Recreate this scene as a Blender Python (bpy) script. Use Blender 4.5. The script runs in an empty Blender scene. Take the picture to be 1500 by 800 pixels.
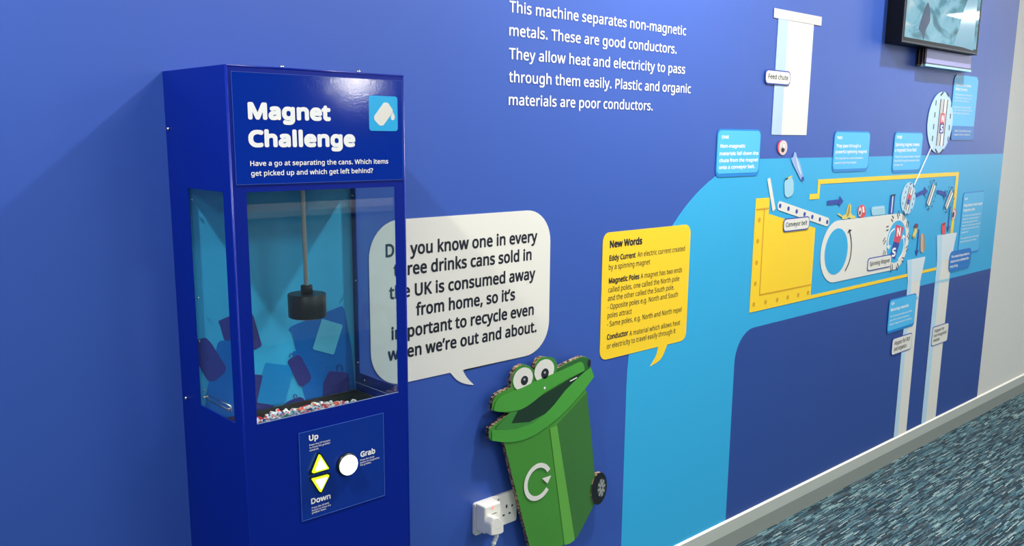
import bpy, bmesh, math, random, os
from mathutils import Vector, Matrix
from mathutils.geometry import tessellate_polygon
C = bpy.context.scene.collection
random.seed(7)
PI = math.pi

# ---------------------------------------------------------------- camera
H = 1.435                      # eye height over the floor
D = 1.65                       # distance from the mural wall (y = 0)
CAM = Vector((0, -D, H))
F, CX, CY = 1306.807861, 750.0, 443.191345
RT = Vector((0.73398822, -0.67911243, 0.00822137))
DN = Vector((-0.1193386, -0.1408797, -0.98280782))
FW = Vector((0.66859523, 0.72038824, -0.18444837))
cam = bpy.data.cameras.new('camera')
cam.sensor_width = 36; cam.sensor_fit = 'HORIZONTAL'
cam.lens = F/1500*36; cam.shift_y = (CY-400)/1500; cam.clip_start = .05
co = bpy.data.objects.new('camera', cam); C.objects.link(co)
mw = Matrix((RT, -DN, -FW)).transposed().to_4x4(); mw.translation = CAM
co.matrix_world = mw
bpy.context.scene.camera = co

# ---------------------------------------------------------------- world, lamps, exposure
sc = bpy.context.scene
w = bpy.data.worlds.new('world'); sc.world = w; w.use_nodes = True
w.node_tree.nodes['Background'].inputs[0].default_value = (.8, .88, 1, 1)
w.node_tree.nodes['Background'].inputs[1].default_value = .35
sc.view_settings.view_transform = 'Standard'; sc.view_settings.look = 'None'
sc.view_settings.gamma = 1; sc.view_settings.use_curve_mapping = False
sc.view_settings.exposure = 0.34
CEIL = 2.72
DOWN = [(2.05, -.68), (-.19, -.65), (3.75, -.72)]          # recessed downlights close to the mural wall
DOWN_W = [38, 36, 23]
PANELS = [(-1.2, -2.6), (1.8, -2.6), (4.8, -2.6), (7.8, -2.6), (10.1, -2.2),
          (-1.2, -5.4), (1.8, -5.4), (4.8, -5.4), (7.8, -5.4), (10.8, -5.4), (7.6, -1.3)]
PANEL_W = 17
for i, (x, y) in enumerate(DOWN):
    l = bpy.data.lights.new('downlight_beam', 'AREA'); l.shape = 'DISK'; l.size = .11; l.energy = DOWN_W[i]
    l.color = (1, .97, .92)
    o = bpy.data.objects.new('downlight_beam', l); o.location = (x, y, CEIL-.02); C.objects.link(o)
for x, y in PANELS:
    l = bpy.data.lights.new('panel_beam', 'AREA'); l.shape = 'SQUARE'; l.size = .58; l.energy = PANEL_W
    l.color = (1, .98, .95)
    o = bpy.data.objects.new('panel_beam', l); o.location = (x, y, CEIL-.03); C.objects.link(o)

# ---------------------------------------------------------------- helpers
def ray(px, py):
    return RT*((px-CX)/F) + DN*((py-CY)/F) + FW
def on(px, py, y=0.0):
    """point of the plane y = const (parallel to the mural wall) seen at a photo pixel -> (x, z)"""
    d = ray(px, py); t = (y+D)/d.y
    return (d.x*t, H+d.z*t)
def onx(px, py, x):
    d = ray(px, py); t = x/d.x
    return (-D+d.y*t, H+d.z*t)
def Zm(ox, oy, s, y=0.0):
    """reader for points noted on an enlarged crop of the photo"""
    return lambda *pts: [on(ox+a/s, oy+b/s, y) for a, b in pts]

def srgb(r, g, b):
    return tuple((c/255/12.92 if c/255 <= .04045 else ((c/255+.055)/1.055)**2.4) for c in (r, g, b)) + (1,)
MATS = {}
def mat(name, col, rough=.5, metal=0, spec=.5, coat=0, bump=None, emit=0, ecol=None, var=0, varscale=3):
    if name in MATS: return MATS[name]
    m = bpy.data.materials.new(name); m.use_nodes = True; n = m.node_tree.nodes; L = m.node_tree.links
    b = n['Principled BSDF']
    b.inputs['Base Color'].default_value = col
    b.inputs['Roughness'].default_value = rough; b.inputs['Metallic'].default_value = metal
    b.inputs['Specular IOR Level'].default_value = spec
    b.inputs['Coat Weight'].default_value = coat; b.inputs['Coat Roughness'].default_value = .06
    if emit:
        b.inputs['Emission Color'].default_value = ecol or col; b.inputs['Emission Strength'].default_value = emit
    if var:
        tc = n.new('ShaderNodeTexCoord'); no = n.new('ShaderNodeTexNoise'); no.inputs['Scale'].default_value = varscale
        no.inputs['Detail'].default_value = 5
        hs = n.new('ShaderNodeHueSaturation'); mr = n.new('ShaderNodeMapRange')
        mr.inputs['To Min'].default_value = 1-var; mr.inputs['To Max'].default_value = 1+var
        L.new(tc.outputs['Object'], no.inputs['Vector']); L.new(no.outputs['Fac'], mr.inputs['Value'])
        L.new(mr.outputs[0], hs.inputs['Value']); hs.inputs['Color'].default_value = col
        L.new(hs.outputs[0], b.inputs['Base Color'])
    if bump:
        sc_, st, dist = bump
        tc = n.new('ShaderNodeTexCoord'); no = n.new('ShaderNodeTexNoise'); no.inputs['Scale'].default_value = sc_
        bp = n.new('ShaderNodeBump'); bp.inputs['Strength'].default_value = st; bp.inputs['Distance'].default_value = dist
        L.new(tc.outputs['Object'], no.inputs['Vector']); L.new(no.outputs['Fac'], bp.inputs['Height'])
        L.new(bp.outputs[0], b.inputs['Normal'])
        if coat: L.new(bp.outputs[0], b.inputs['Coat Normal'])
    MATS[name] = m
    return m

def glass_mat(name, tint=(1, 1, 1, 1), ior=1.5, gain=1.0):
    m = bpy.data.materials.new(name); m.use_nodes = True; n = m.node_tree.nodes; L = m.node_tree.links
    n.remove(n['Principled BSDF'])
    t = n.new('ShaderNodeBsdfTransparent'); t.inputs[0].default_value = tint
    g = n.new('ShaderNodeBsdfGlossy'); g.inputs['Roughness'].default_value = .01
    f = n.new('ShaderNodeFresnel'); f.inputs['IOR'].default_value = ior
    mu = n.new('ShaderNodeMath'); mu.operation = 'MULTIPLY'; mu.inputs[1].default_value = gain; mu.use_clamp = True
    x = n.new('ShaderNodeMixShader')
    ge = n.new('ShaderNodeNewGeometry'); mr = n.new('ShaderNodeMapRange'); mr.inputs['To Min'].default_value = ior; mr.inputs['To Max'].default_value = 1/ior
    L.new(ge.outputs['Backfacing'], mr.inputs['Value']); L.new(mr.outputs[0], f.inputs['IOR'])
    L.new(f.outputs[0], mu.inputs[0]); L.new(mu.outputs[0], x.inputs[0]); L.new(t.outputs[0], x.inputs[1]); L.new(g.outputs[0], x.inputs[2])
    L.new(x.outputs[0], n['Material Output'].inputs[0])
    return m

def obj(name, bm, m, parent=None, smooth=False):
    me = bpy.data.meshes.new(name); bm.normal_update(); bm.to_mesh(me); bm.free()
    for q in (m if isinstance(m, (list, tuple)) else [m]): me.materials.append(q)
    if smooth: me.shade_smooth()
    o = bpy.data.objects.new(name, me); C.objects.link(o)
    if parent: o.parent = parent; o.matrix_parent_inverse = Matrix.Translation(-world_loc(parent))
    return o
def world_loc(o):
    v = Vector(o.location)
    return v            # every root is unrotated; children of children sit at the origin of their mesh
def part(name, bm, m, parent, smooth=False):
    o = obj(name, bm, m, None, smooth); o.parent = parent
    root = parent
    while root.parent: root = root.parent
    if parent is root: o.location = -Vector(root.location)
    return o
def thing(name, label, cat, loc=(0, 0, 0), group=None):
    o = bpy.data.objects.new(name, None); C.objects.link(o); o.location = loc; o.empty_display_size = .05
    return tag(o, label, cat, group)
def tag(o, label, cat, group=None):
    o['label'] = label; o['category'] = cat
    if group: o['group'] = group
    return o
def struct(name, bm, m, parent=None, label=None):
    o = obj(name, bm, m, None)
    if parent: o.parent = parent
    o['kind'] = 'structure'
    if label: o['label'] = label
    return o

def box(bm, x0, x1, y0, y1, z0, z1, mi=0, bev=0):
    vs = [bm.verts.new((x, y, z)) for z in (z0, z1) for x, y in ((x0, y0), (x1, y0), (x1, y1), (x0, y1))]
    fs = [bm.faces.new([vs[i] for i in f]) for f in ((3, 2, 1, 0), (4, 5, 6, 7), (0, 1, 5, 4), (1, 2, 6, 5), (2, 3, 7, 6), (3, 0, 4, 7))]
    for f in fs: f.material_index = mi
    if bev:
        es = list({e for f in fs for e in f.edges})
        bmesh.ops.bevel(bm, geom=es, offset=bev, segments=3, affect='EDGES', profile=.5)
    return bm
def nb(*a, **k): return box(bmesh.new(), *a, **k)

def plate(bm, pts, y, t=.0006, mi=0, side=None):
    """flat outline (x, z) at depth y (front face) and thickness t behind it"""
    a = sum(pts[i][0]*pts[(i+1) % len(pts)][1]-pts[(i+1) % len(pts)][0]*pts[i][1] for i in range(len(pts)))
    if a < 0: pts = pts[::-1]
    fr = [bm.verts.new((p[0], y, p[1])) for p in pts]; bk = [bm.verts.new((p[0], y+t, p[1])) for p in pts]
    for tri in tessellate_polygon([[Vector((p[0], p[1], 0)) for p in pts]]):
        i, j, k = tri
        ax, ay = pts[j][0]-pts[i][0], pts[j][1]-pts[i][1]; bx_, by_ = pts[k][0]-pts[i][0], pts[k][1]-pts[i][1]
        if ax*by_-ay*bx_ < 0: j, k = k, j
        try:
            f = bm.faces.new((fr[i], fr[j], fr[k])); f.material_index = mi
            f = bm.faces.new((bk[k], bk[j], bk[i])); f.material_index = mi
        except ValueError: pass
    n = len(pts)
    for i in range(n):
        f = bm.faces.new((fr[i], bk[i], bk[(i+1) % n], fr[(i+1) % n])); f.material_index = mi if side is None else side
    return bm
def ring(bm, outer, inner, y, t=.0006, mi=0):
    """outline with a hole, both loops the same length and direction"""
    n = len(outer)
    fo = [bm.verts.new((p[0], y, p[1])) for p in outer]; fi = [bm.verts.new((p[0], y, p[1])) for p in inner]
    bo = [bm.verts.new((p[0], y+t, p[1])) for p in outer]; bi = [bm.verts.new((p[0], y+t, p[1])) for p in inner]
    for i in range(n):
        j = (i+1) % n
        for q in ((fo[i], fo[j], fi[j], fi[i]), (bo[j], bo[i], bi[i], bi[j]), (fo[i], bo[i], bo[j], fo[j]), (fi[j], bi[j], bi[i], fi[i])):
            f = bm.faces.new(q); f.material_index = mi
    return bm
def smooth(pts, k=6, closed=True, keep=()):
    out = []; n = len(pts)
    for i in range(n if closed else n-1):
        p0, p1, p2, p3 = (pts[(i-1) % n], pts[i], pts[(i+1) % n], pts[(i+2) % n]) if closed else (pts[max(i-1, 0)], pts[i], pts[i+1], pts[min(i+2, n-1)])
        for s in range(k):
            t = s/k
            out.append(tuple(.5*((2*b)+(-a+c)*t+(2*a-5*b+4*c-d)*t*t+(-a+3*b-3*c+d)*t**3) for a, b, c, d in zip(p0, p1, p2, p3)))
    if not closed: out.append(pts[-1])
    return out
def circ(cx, cz, rx, rz=None, n=40, a0=0, a1=2*PI):
    rz = rz or rx
    full = abs(a1-a0-2*PI) < 1e-6
    return [(cx+rx*math.cos(a0+(a1-a0)*i/(n if full else n-1)), cz+rz*math.sin(a0+(a1-a0)*i/(n if full else n-1))) for i in range(n)]
def rrect(x0, x1, z0, z1, r, n=8):
    r = min(r, (x1-x0)/2-1e-5, (z1-z0)/2-1e-5); o = []
    for cx, cz, a in ((x1-r, z1-r, 0), (x0+r, z1-r, PI/2), (x0+r, z0+r, PI), (x1-r, z0+r, 3*PI/2)):
        o += [(cx+r*math.cos(a+PI/2*i/n), cz+r*math.sin(a+PI/2*i/n)) for i in range(n+1)]
    return o
def roundpoly(pts, r, n=5):
    o = []; N = len(pts)
    for i in range(N):
        p = Vector(pts[i]); a = Vector(pts[i-1])-p; b = Vector(pts[(i+1) % N])-p
        rr = min(r, a.length*.45, b.length*.45)
        A = p+a.normalized()*rr; B = p+b.normalized()*rr
        for k in range(n+1):
            t = k/n; q = A*(1-t)**2+p*2*t*(1-t)+B*t*t; o.append((q.x, q.y))
    return o
def stroke(bm, pts, wd, y, t=.0006, mi=0, taper=False):
    """ribbon of width wd along an open line of (x, z)"""
    n = len(pts); L_, R_ = [], []
    for i, p in enumerate(pts):
        a = Vector(pts[max(i-1, 0)]); b = Vector(pts[min(i+1, n-1)]); d = (b-a).normalized(); q = Vector((-d.y, d.x))*(wd/2)
        L_.append((p[0]+q.x, p[1]+q.y)); R_.append((p[0]-q.x, p[1]-q.y))
    return plate(bm, L_+R_[::-1], y, t, mi)
def tube(bm, pts, r, seg=10, cap=True, mi=0):
    rings = []; pv = None; n = len(pts)
    for i, p in enumerate(pts):
        p = Vector(p); d = (Vector(pts[min(i+1, n-1)])-Vector(pts[max(i-1, 0)])).normalized()
        if pv is None:
            up = Vector((0, 0, 1)) if abs(d.z) < .9 else Vector((1, 0, 0)); u = d.cross(up).normalized()
        else: u = (pv-d*pv.dot(d)).normalized()
        pv = u; v = d.cross(u); rr = r[i] if isinstance(r, (list, tuple)) else r
        rings.append([bm.verts.new(p+(u*math.cos(2*PI*k/seg)+v*math.sin(2*PI*k/seg))*rr) for k in range(seg)])
    for a, b in zip(rings, rings[1:]):
        for k in range(seg):
            f = bm.faces.new((a[k], a[(k+1) % seg], b[(k+1) % seg], b[k])); f.smooth = seg > 6; f.material_index = mi
    if cap:
        bm.faces.new(rings[0][::-1]).material_index = mi; bm.faces.new(rings[-1]).material_index = mi
    return bm

# --- lettering: outlines of glyphs become one flat mesh per block of writing
FONT = None
try: FONT = bpy.data.fonts.load(os.path.join(bpy.utils.system_resource('DATAFILES'), 'fonts', 'NotoSansHebrew-Regular.woff2'))
except Exception: FONT = None
_tc = {}
def _shape(s):
    """mesh of a short string, filled once per character """
    if s in _tc: return _tc[s]
    c = bpy.data.curves.new('t', 'FONT'); c.body = s; c.size = 1; c.resolution_u = 4
    if FONT: c.font = FONT
    o = bpy.data.objects.new('t', c); C.objects.link(o)
    me = bpy.data.meshes.new_from_object(o.evaluated_get(bpy.context.evaluated_depsgraph_get()))
    r = ([(v.co.x, v.co.y) for v in me.vertices], [tuple(p.vertices) for p in me.polygons])
    bpy.data.objects.remove(o); bpy.data.curves.remove(c); bpy.data.meshes.remove(me)
    _tc[s] = r
    return r
def _right(s): return max(v[0] for v in _shape(s)[0])
_adv = {}
def advance(ch):
    if ch not in _adv: _adv[ch] = _right('H'+ch+'H')-_right('HH')
    return _adv[ch]
def glyphs(s, res=3):
    vs, fs, x = [], [], 0
    for ch in s:
        if ch != ' ':
            v, f = _shape(ch); k = len(vs)
            vs += [(p[0]+x, p[1]) for p in v]; fs += [tuple(i+k for i in q) for q in f]
        x += advance(ch)+.012
    return vs, fs
_hv = glyphs('H')[0]; CAP = max(v[1] for v in _hv)
def write(bm, s, x0, x1, z, cap, y, bold=0, res=3, mi=0, slope=0):
    """one line of writing: from x0 to x1, baseline z, capital height cap, on the plane y; bold = extra stroke radius as a share of cap"""
    vs, fs = glyphs(s, res)
    lo = min(v[0] for v in vs); hi = max(v[0] for v in vs)
    r = bold*cap; sx = (x1-x0-2*r)/(hi-lo); sz = (cap-2*r)/CAP
    offs = [(0, 0)] if not bold else [(0, 0)]+[(r*math.cos(a), r*math.sin(a)) for a in [k*PI/4+PI/8 for k in range(8)]]
    for k, (ox, oz) in enumerate(offs):
        nv = [bm.verts.new((x0+r+(v[0]-lo)*sx+ox, y-k*4e-6, z+r+v[1]*sz+oz)) for v in vs]
        for f in fs:
            try: q = bm.faces.new([nv[i] for i in f]); q.material_index = mi
            except ValueError: pass
def wpx(bm, s, a, b, cap, y=0.0, lift=.0, bold=0, res=3, mi=0, src=0.0):
    """a line of writing whose baseline runs between two photo points on the plane src"""
    A = on(a[0], a[1], src); B = on(b[0], b[1], src)
    write(bm, s, A[0], B[0], (A[1]+B[1])/2, cap, y-lift, bold, res, mi)
def frac_lines(bm, x0, x1, z0, z1, y, lines):
    """lines given as (text, u0, u1, v baseline from top, cap share of height, bold)"""
    for s, u0, u1, v, c, bo in lines:
        write(bm, s, x0+(x1-x0)*u0, x0+(x1-x0)*u1, z1-(z1-z0)*v, c*(z1-z0), y, bo, 2)

# ---------------------------------------------------------------- materials
VB = dict(rough=.42, spec=.5, bump=(9, .08, .01))
m_white_wall = mat('wall_paint', srgb(214, 213, 206), .6, bump=(120, .1, .001))
m_blue = mat('mural_blue', srgb(48, 84, 170), .45, spec=.6, bump=(5, .12, .01), var=.015)
m_navy = mat('mural_navy', srgb(36, 70, 146), .45, spec=.6, bump=(5, .12, .01), var=.015)
m_sky = mat('mural_sky_blue', srgb(50, 170, 220), .42, spec=.4)
m_card = mat('card_blue', srgb(78, 186, 236), .42, spec=.4)
m_cardedge = mat('card_edge', srgb(20, 130, 205), .42, spec=.4)
m_carddark = mat('card_dark', srgb(28, 118, 196), .42, spec=.4)
m_yel = mat('vinyl_yellow', srgb(250, 208, 42), .42, spec=.4)
m_yeld = mat('vinyl_ochre', srgb(214, 160, 30), .45, spec=.4)
m_cream = mat('vinyl_white', srgb(228, 225, 214), .45, spec=.4)
m_ink = mat('ink_black', srgb(22, 24, 38), .5)
m_inkblue = mat('ink_blue', srgb(40, 66, 158), .5)
m_white = mat('ink_white', srgb(244, 244, 240), .5)
m_pale = mat('vinyl_pale', srgb(186, 218, 236), .45)
m_pale2 = mat('vinyl_paler', srgb(214, 226, 230), .45)
m_ice = mat('vinyl_ice', srgb(160, 206, 226), .45)
m_red = mat('ink_red', srgb(216, 62, 84), .5)
m_greyp = mat('ink_grey', srgb(205, 200, 198), .5)

# ---------------------------------------------------------------- room shell
XL, XR, YF = -3.2, 13.0, -7.0
carpet = bpy.data.materials.new('carpet'); carpet.use_nodes = True
def build_carpet(m):
    n = m.node_tree.nodes; L = m.node_tree.links; b = n['Principled BSDF']; b.inputs['Roughness'].default_value = .95
    b.inputs['Specular IOR Level'].default_value = .15
    def N(t, **k):
        q = n.new(t)
        for a, v in k.items(): setattr(q, a, v)
        return q
    def M(op, a, c=None, d=None):
        q = N('ShaderNodeMath', operation=op)
        for i, v in enumerate((a, c, d)):
            if v is None: continue
            if hasattr(v, 'links') or hasattr(v, 'is_linked'): L.new(v, q.inputs[i])
            else: q.inputs[i].default_value = v
        return q.outputs[0]
    tc = N('ShaderNodeTexCoord'); wob = N('ShaderNodeTexNoise'); wob.inputs['Scale'].default_value = 14
    L.new(tc.outputs['Object'], wob.inputs['Vector'])
    sp = N('ShaderNodeSeparateXYZ'); L.new(tc.outputs['Object'], sp.inputs[0])
    yy = M('ADD', sp.outputs[1], M('MULTIPLY', M('SUBTRACT', wob.outputs['Fac'], .5), .012))
    row = M('FLOOR', M('DIVIDE', yy, .0050)); rf = M('FRACT', M('DIVIDE', yy, .0050))
    wr = N('ShaderNodeTexWhiteNoise', noise_dimensions='1D'); L.new(row, wr.inputs['W'])
    ln = M('ADD', M('MULTIPLY', wr.outputs['Value'], .045), .04)
    u = M('ADD', M('DIVIDE', sp.outputs[0], ln), M('MULTIPLY', wr.outputs['Value'], 57.3))
    cell = M('FLOOR', u); cf = M('FRACT', u)
    cb = N('ShaderNodeCombineXYZ'); L.new(row, cb.inputs[0]); L.new(cell, cb.inputs[1])
    wc = N('ShaderNodeTexWhiteNoise', noise_dimensions='3D'); L.new(cb.outputs[0], wc.inputs['Vector'])
    rp = N('ShaderNodeValToRGB'); rp.color_ramp.interpolation = 'CONSTANT'
    cols = [(0, srgb(46, 62, 70)), (.18, srgb(84, 116, 126)), (.36, srgb(56, 76, 86)), (.52, srgb(98, 134, 142)), (.66, srgb(84, 94, 100)),
            (.78, srgb(128, 160, 162)), (.88, srgb(64, 100, 116)), (.95, srgb(158, 180, 178))]
    e = rp.color_ramp.elements; e[0].position = 0; e[0].color = cols[0][1]; e[1].position = cols[1][0]; e[1].color = cols[1][1]
    for p, c in cols[2:]: q = e.new(p); q.color = c
    L.new(wc.outputs['Value'], rp.inputs[0])
    # dark gaps between the loops
    g1 = M('MULTIPLY', M('MULTIPLY', rf, M('SUBTRACT', 1, rf)), 4); g2 = M('MULTIPLY', M('MULTIPLY', cf, M('SUBTRACT', 1, cf)), 30)
    hgt = M('MINIMUM', M('MINIMUM', g1, g2), 1.0)
    mx = N('ShaderNodeMix', data_type='RGBA'); mx.inputs['A'].default_value = srgb(38, 52, 60)
    L.new(M('MINIMUM', M('MULTIPLY', hgt, 2.2), 1.0), mx.inputs['Factor']); L.new(rp.outputs[0], mx.inputs['B'])
    L.new(mx.outputs['Result'], b.inputs['Base Color'])
    bp = N('ShaderNodeBump'); bp.inputs['Strength'].default_value = .8; bp.inputs['Distance'].default_value = .003
    hh = M('ADD', hgt, M('MULTIPLY', wc.outputs['Value'], .8)); L.new(hh, bp.inputs['Height']); L.new(bp.outputs[0], b.inputs['Normal'])
build_carpet(carpet)
struct('floor', nb(XL, XR, YF, .1, -.1, 0), carpet)
m_ceil = mat('ceiling_paint', srgb(236, 236, 232), .8)
struct('ceiling', nb(XL, XR, YF, .1, CEIL, CEIL+.1), m_ceil)
wall_back = struct('wall_back', nb(XL, XR, 0, .12, 0, CEIL), m_white_wall)
struct('wall_left', nb(XL-.1, XL, YF, .12, 0, CEIL), m_white_wall)
struct('wall_right', nb(XR, XR+.1, YF, .12, 0, CEIL), m_white_wall)
struct('wall_front', nb(XL-.1, XR+.1, YF-.1, YF, 0, CEIL), mat('far_wall_blue', srgb(70, 92, 130), .7))

m_day = mat('daylight_pane', (1, 1, 1, 1), emit=3.2, ecol=srgb(236, 244, 255))
win = struct('window_1', nb(XR-.06, XR-.001, -5.2, -.9, .95, 2.45), mat('window_frame', srgb(225, 225, 225), .4))
for k in range(3): o = part('pane', nb(XR-.07, XR-.061, -5.1+k*1.4, -3.8+k*1.4, 1.05, 2.35), m_day, win)

# mural field on the wall
XW = (on(1430, 579)[0]+on(1484, 100)[0])/2            # where the print ends and the white paint begins
YM = -.0008
zt = (on(1218, 232.4)[1]+on(1460, 224)[1])/2; zb = (on(1280, 437)[1]+on(1449, 392.5)[1])/2
xl = (on(918, 521)[0]+on(910, 800)[0])/2; xr = (on(1072.7, 540)[0]+on(1064.2, 763)[0])/2
struct('mural_field', plate(bmesh.new(), [(XL, .1), (xr, .1), (XW, .1), (XW, CEIL), (XL, CEIL)], YM, .0008), m_blue, wall_back, 'blue printed wall covering')
ro = .66; ri = .11
band = [(xl, .1), (xr, .1)]+[(xr+ri-ri*math.cos(a), zb-ri+ri*math.sin(a)) for a in [PI/2*k/10 for k in range(11)]]+[(XW, zb), (XW, zt)]
band += [(xl+ro-ro*math.sin(a), zt-ro+ro*math.cos(a)) for a in [PI/2*k/24 for k in range(25)]]
struct('mural_band', plate(bmesh.new(), band, YM-.0006), m_sky, wall_back, 'sky blue pipe shaped band of the wall print')
struct('mural_corner', plate(bmesh.new(), [(xr, .1), (XW, .1), (XW, zb), (xr+ri, zb)]+[(xr+ri-ri*math.sin(a), zb-ri+ri*math.cos(a)) for a in [PI/2*k/10 for k in range(1, 11)]], YM-.0006), m_navy, wall_back, 'darker blue area under the sky blue band')

# baseboard: square top strip, chamfered grey face
m_bb = mat('baseboard_grey', srgb(176, 180, 172), .5, var=.02, varscale=8)
m_bbtop = mat('baseboard_top', srgb(232, 228, 216), .5)
bm = bmesh.new()
prof = [(0, .104), (-.004, .104), (-.009, .099), (-.0125, .055), (-.0190, 0), (0, 0)]
A = [bm.verts.new((XL, p[0], p[1])) for p in prof]; B = [bm.verts.new((XR, p[0], p[1])) for p in prof]
for i in range(len(prof)):
    j = (i+1) % len(prof); f = bm.faces.new((A[i], A[j], B[j], B[i])); f.material_index = 1 if i in (0, 1) else (2 if i == 3 else 0)
bm.faces.new(A[::-1]); bm.faces.new(B)
m_bb2 = mat('baseboard_lower', srgb(128, 134, 128), .55, var=.02, varscale=8)
bmesh.ops.recalc_face_normals(bm, faces=bm.faces)
for f in bm.faces:
    pass
struct('baseboard_back', bm, [m_bb, m_bbtop, m_bb2])

# ceiling fittings (light sources of the room)
m_lamp = mat('lamp_diffuser', (1, 1, 1, 1), emit=6, ecol=(1, .98, .95, 1))
m_lampframe = mat('lamp_frame', srgb(230, 230, 230), .4)
for i, (x, y) in enumerate(PANELS):
    t = thing('ceiling_light', 'square flat ceiling light panel, number %d along %s' % (i % 5+1, ('the near row', 'the far row', 'the wall side')[i//5]), 'ceiling light', (x, y, CEIL), 'square ceiling light panels')
    b_ = nb(x-.3, x+.3, y-.3, y+.3, CEIL-.02, CEIL)
    part('frame', b_, m_lampframe, t)
    part('diffuser', nb(x-.28, x+.28, y-.28, y+.28, CEIL-.024, CEIL-.019), m_lamp, t)
for i, (x, y) in enumerate(DOWN):
    t = thing('downlight', 'round downlight recessed in the ceiling close to the mural wall', 'ceiling light', (x, y, CEIL), 'downlights above the mural wall')
    bm = bmesh.new(); tube(bm, [(x, y, CEIL), (x, y, CEIL-.01)], [.085, .08], 24); part('trim_ring', bm, m_lampframe, t)
    bm = bmesh.new(); tube(bm, [(x, y, CEIL-.008), (x, y, CEIL-.012)], .055, 24); part('diffuser', bm, m_lamp, t)

# ---------------------------------------------------------------- magnet cabinet
X0, X1, YC, ZT = .6636, 1.0155, -.254, 1.543
m_cab = mat('cabinet_paint', srgb(0, 30, 136), .3, spec=.25, bump=(140, .05, .001))
m_sign = mat('sign_panel', srgb(4, 44, 150), .08, spec=.4, coat=.0, bump=(300, .12, .0006))
m_chrome = mat('chrome', srgb(210, 210, 205), .18, 1)
m_black = mat('black_plastic', srgb(18, 20, 20), .45)
m_pane = glass_mat('clear_pane', (.93, .97, .97, 1), 1.5, 1.0)
cab = thing('magnet_game_cabinet', 'tall glossy blue arcade cabinet with windows and a hanging magnet, against the wall', 'cabinet', ((X0+X1)/2, YC/2, 0))
T = .002
zw0, zw1 = H-.5003, H-.0975
fx0, fx1 = .6902, .9915; sy0, sy1 = -.2232, -.082
bm = bmesh.new()
box(bm, X0, X1, YC, YC+T, 0, zw0); box(bm, X0, X1, YC, YC+T, zw1, ZT)
box(bm, X0, fx0, YC, YC+T, zw0, zw1); box(bm, fx1, X1, YC, YC+T, zw0, zw1)
for a, b_ in ((X0, X0+T), (X1-T, X1)):
    box(bm, a, b_, YC+T, -.001, 0, zw0); box(bm, a, b_, YC+T, -.001, zw1, ZT)
    box(bm, a, b_, YC+T, sy0, zw0, zw1); box(bm, a, b_, sy1, -.001, zw0, zw1)
box(bm, X0+T, X1-T, YC+T, -.001, ZT-T, ZT)
box(bm, X0+T, X1-T, YC+T, -.001, 0, .01)
box(bm, X0+T, X1-T, -.06, -.058, .01, ZT-T)
for x in (X0+.0016, X1-.0016): tube(bm, [(x, YC+.0016, 0), (x, YC+.0016, ZT-.001)], .0022, 10)
tube(bm, [(X0+.0016, YC+.0016, ZT-.0016), (X1-.0016, YC+.0016, ZT-.0016)], .0022, 10)
part('casing', bm, m_cab, cab)
m_dark = mat('cabinet_interior', srgb(22, 60, 84), .6)
part('interior_roof', nb(X0+T, X1-T, YC+T, -.067, 1.405, 1.408), m_dark, cab)

# printed back panel inside
YB = -.0675
m_ib = mat('inner_sky', srgb(58, 178, 226), .38, spec=.5)
bp_ = part('back_panel', nb(X0+T+.0005, X1-T-.0005, YB, YB+.004, .85, 1.404), m_ib, cab)
z3 = Zm(260, 440, 4.167, YB)
m_sil = [mat('inner_navy', srgb(52, 52, 130), .4), mat('inner_blue', srgb(4, 104, 190), .4), mat('inner_mid', srgb(10, 138, 208), .4), mat('inner_pale', srgb(92, 190, 220), .4)]
sil = [('bin_silhouette', 0, [(245, 128), (312, 98), (420, 55), (462, 90), (516, 278), (468, 304), (400, 300), (285, 245), (258, 150)], 0),
       ('cup_silhouette', 1, [(245, 262), (262, 246), (400, 246), (470, 440), (485, 655), (440, 800), (150, 760), (190, 500), (235, 300)], 1),
       ('can_silhouette', 0, [(100, 250), (122, 240), (172, 226), (206, 262), (297, 410), (288, 442), (222, 495), (185, 492), (120, 380)], 2),
       ('crate_silhouette', 1, [(678, 178), (690, 160), (1003, 33), (1017, 52), (1060, 280), (1090, 560), (880, 620), (790, 640), (700, 310), (725, 312), (700, 200)], 1),
       ('label_silhouette', 3, [(880, 112), (1008, 150), (952, 333), (822, 298)], 3),
       ('strip_silhouette', 0, [(440, 450), (520, 456), (485, 640), (440, 660)], 2),
       ('paper_silhouette', 2, [(536, 380), (708, 403), (655, 622), (588, 640), (484, 622)], 3),
       ('base_silhouette', 0, [(440, 626), (484, 626), (590, 640), (560, 700), (440, 720)], 2),
       ('can_silhouette', 0, [(668, 372), (690, 352), (735, 330), (757, 350), (815, 465), (808, 492), (760, 527), (738, 520)], 4),
       ('can_silhouette', 0, [(892, 500), (920, 440), (930, 430), (1036, 440), (1045, 470), (1048, 640), (880, 640)], 4),
       ('can_silhouette', 0, [(640, 640), (680, 612), (745, 588), (770, 600), (790, 660), (640, 700)], 4)]
for nme, mi, pts, lay in sil:
    q = roundpoly(z3(*pts), .004, 3)
    q = [(min(max(a, X0+.004), X1-.004), max(b_, .86)) for a, b_ in q]
    part(nme, plate(bmesh.new(), q, YB-.0004-.0003*lay, .0004), m_sil[mi], bp_)
for pts in ([(682, 348), (684, 328), (700, 326), (704, 344)], [(975, 430), (972, 400), (990, 392), (1004, 404), (1006, 430)], [(712, 600), (706, 578), (722, 576), (726, 592)]):
    bm = bmesh.new(); stroke(bm, smooth(z3(*pts), 4, False), .0016, YB-.0017, .0003); part('can_tab', bm, m_sil[0], bp_)

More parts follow.
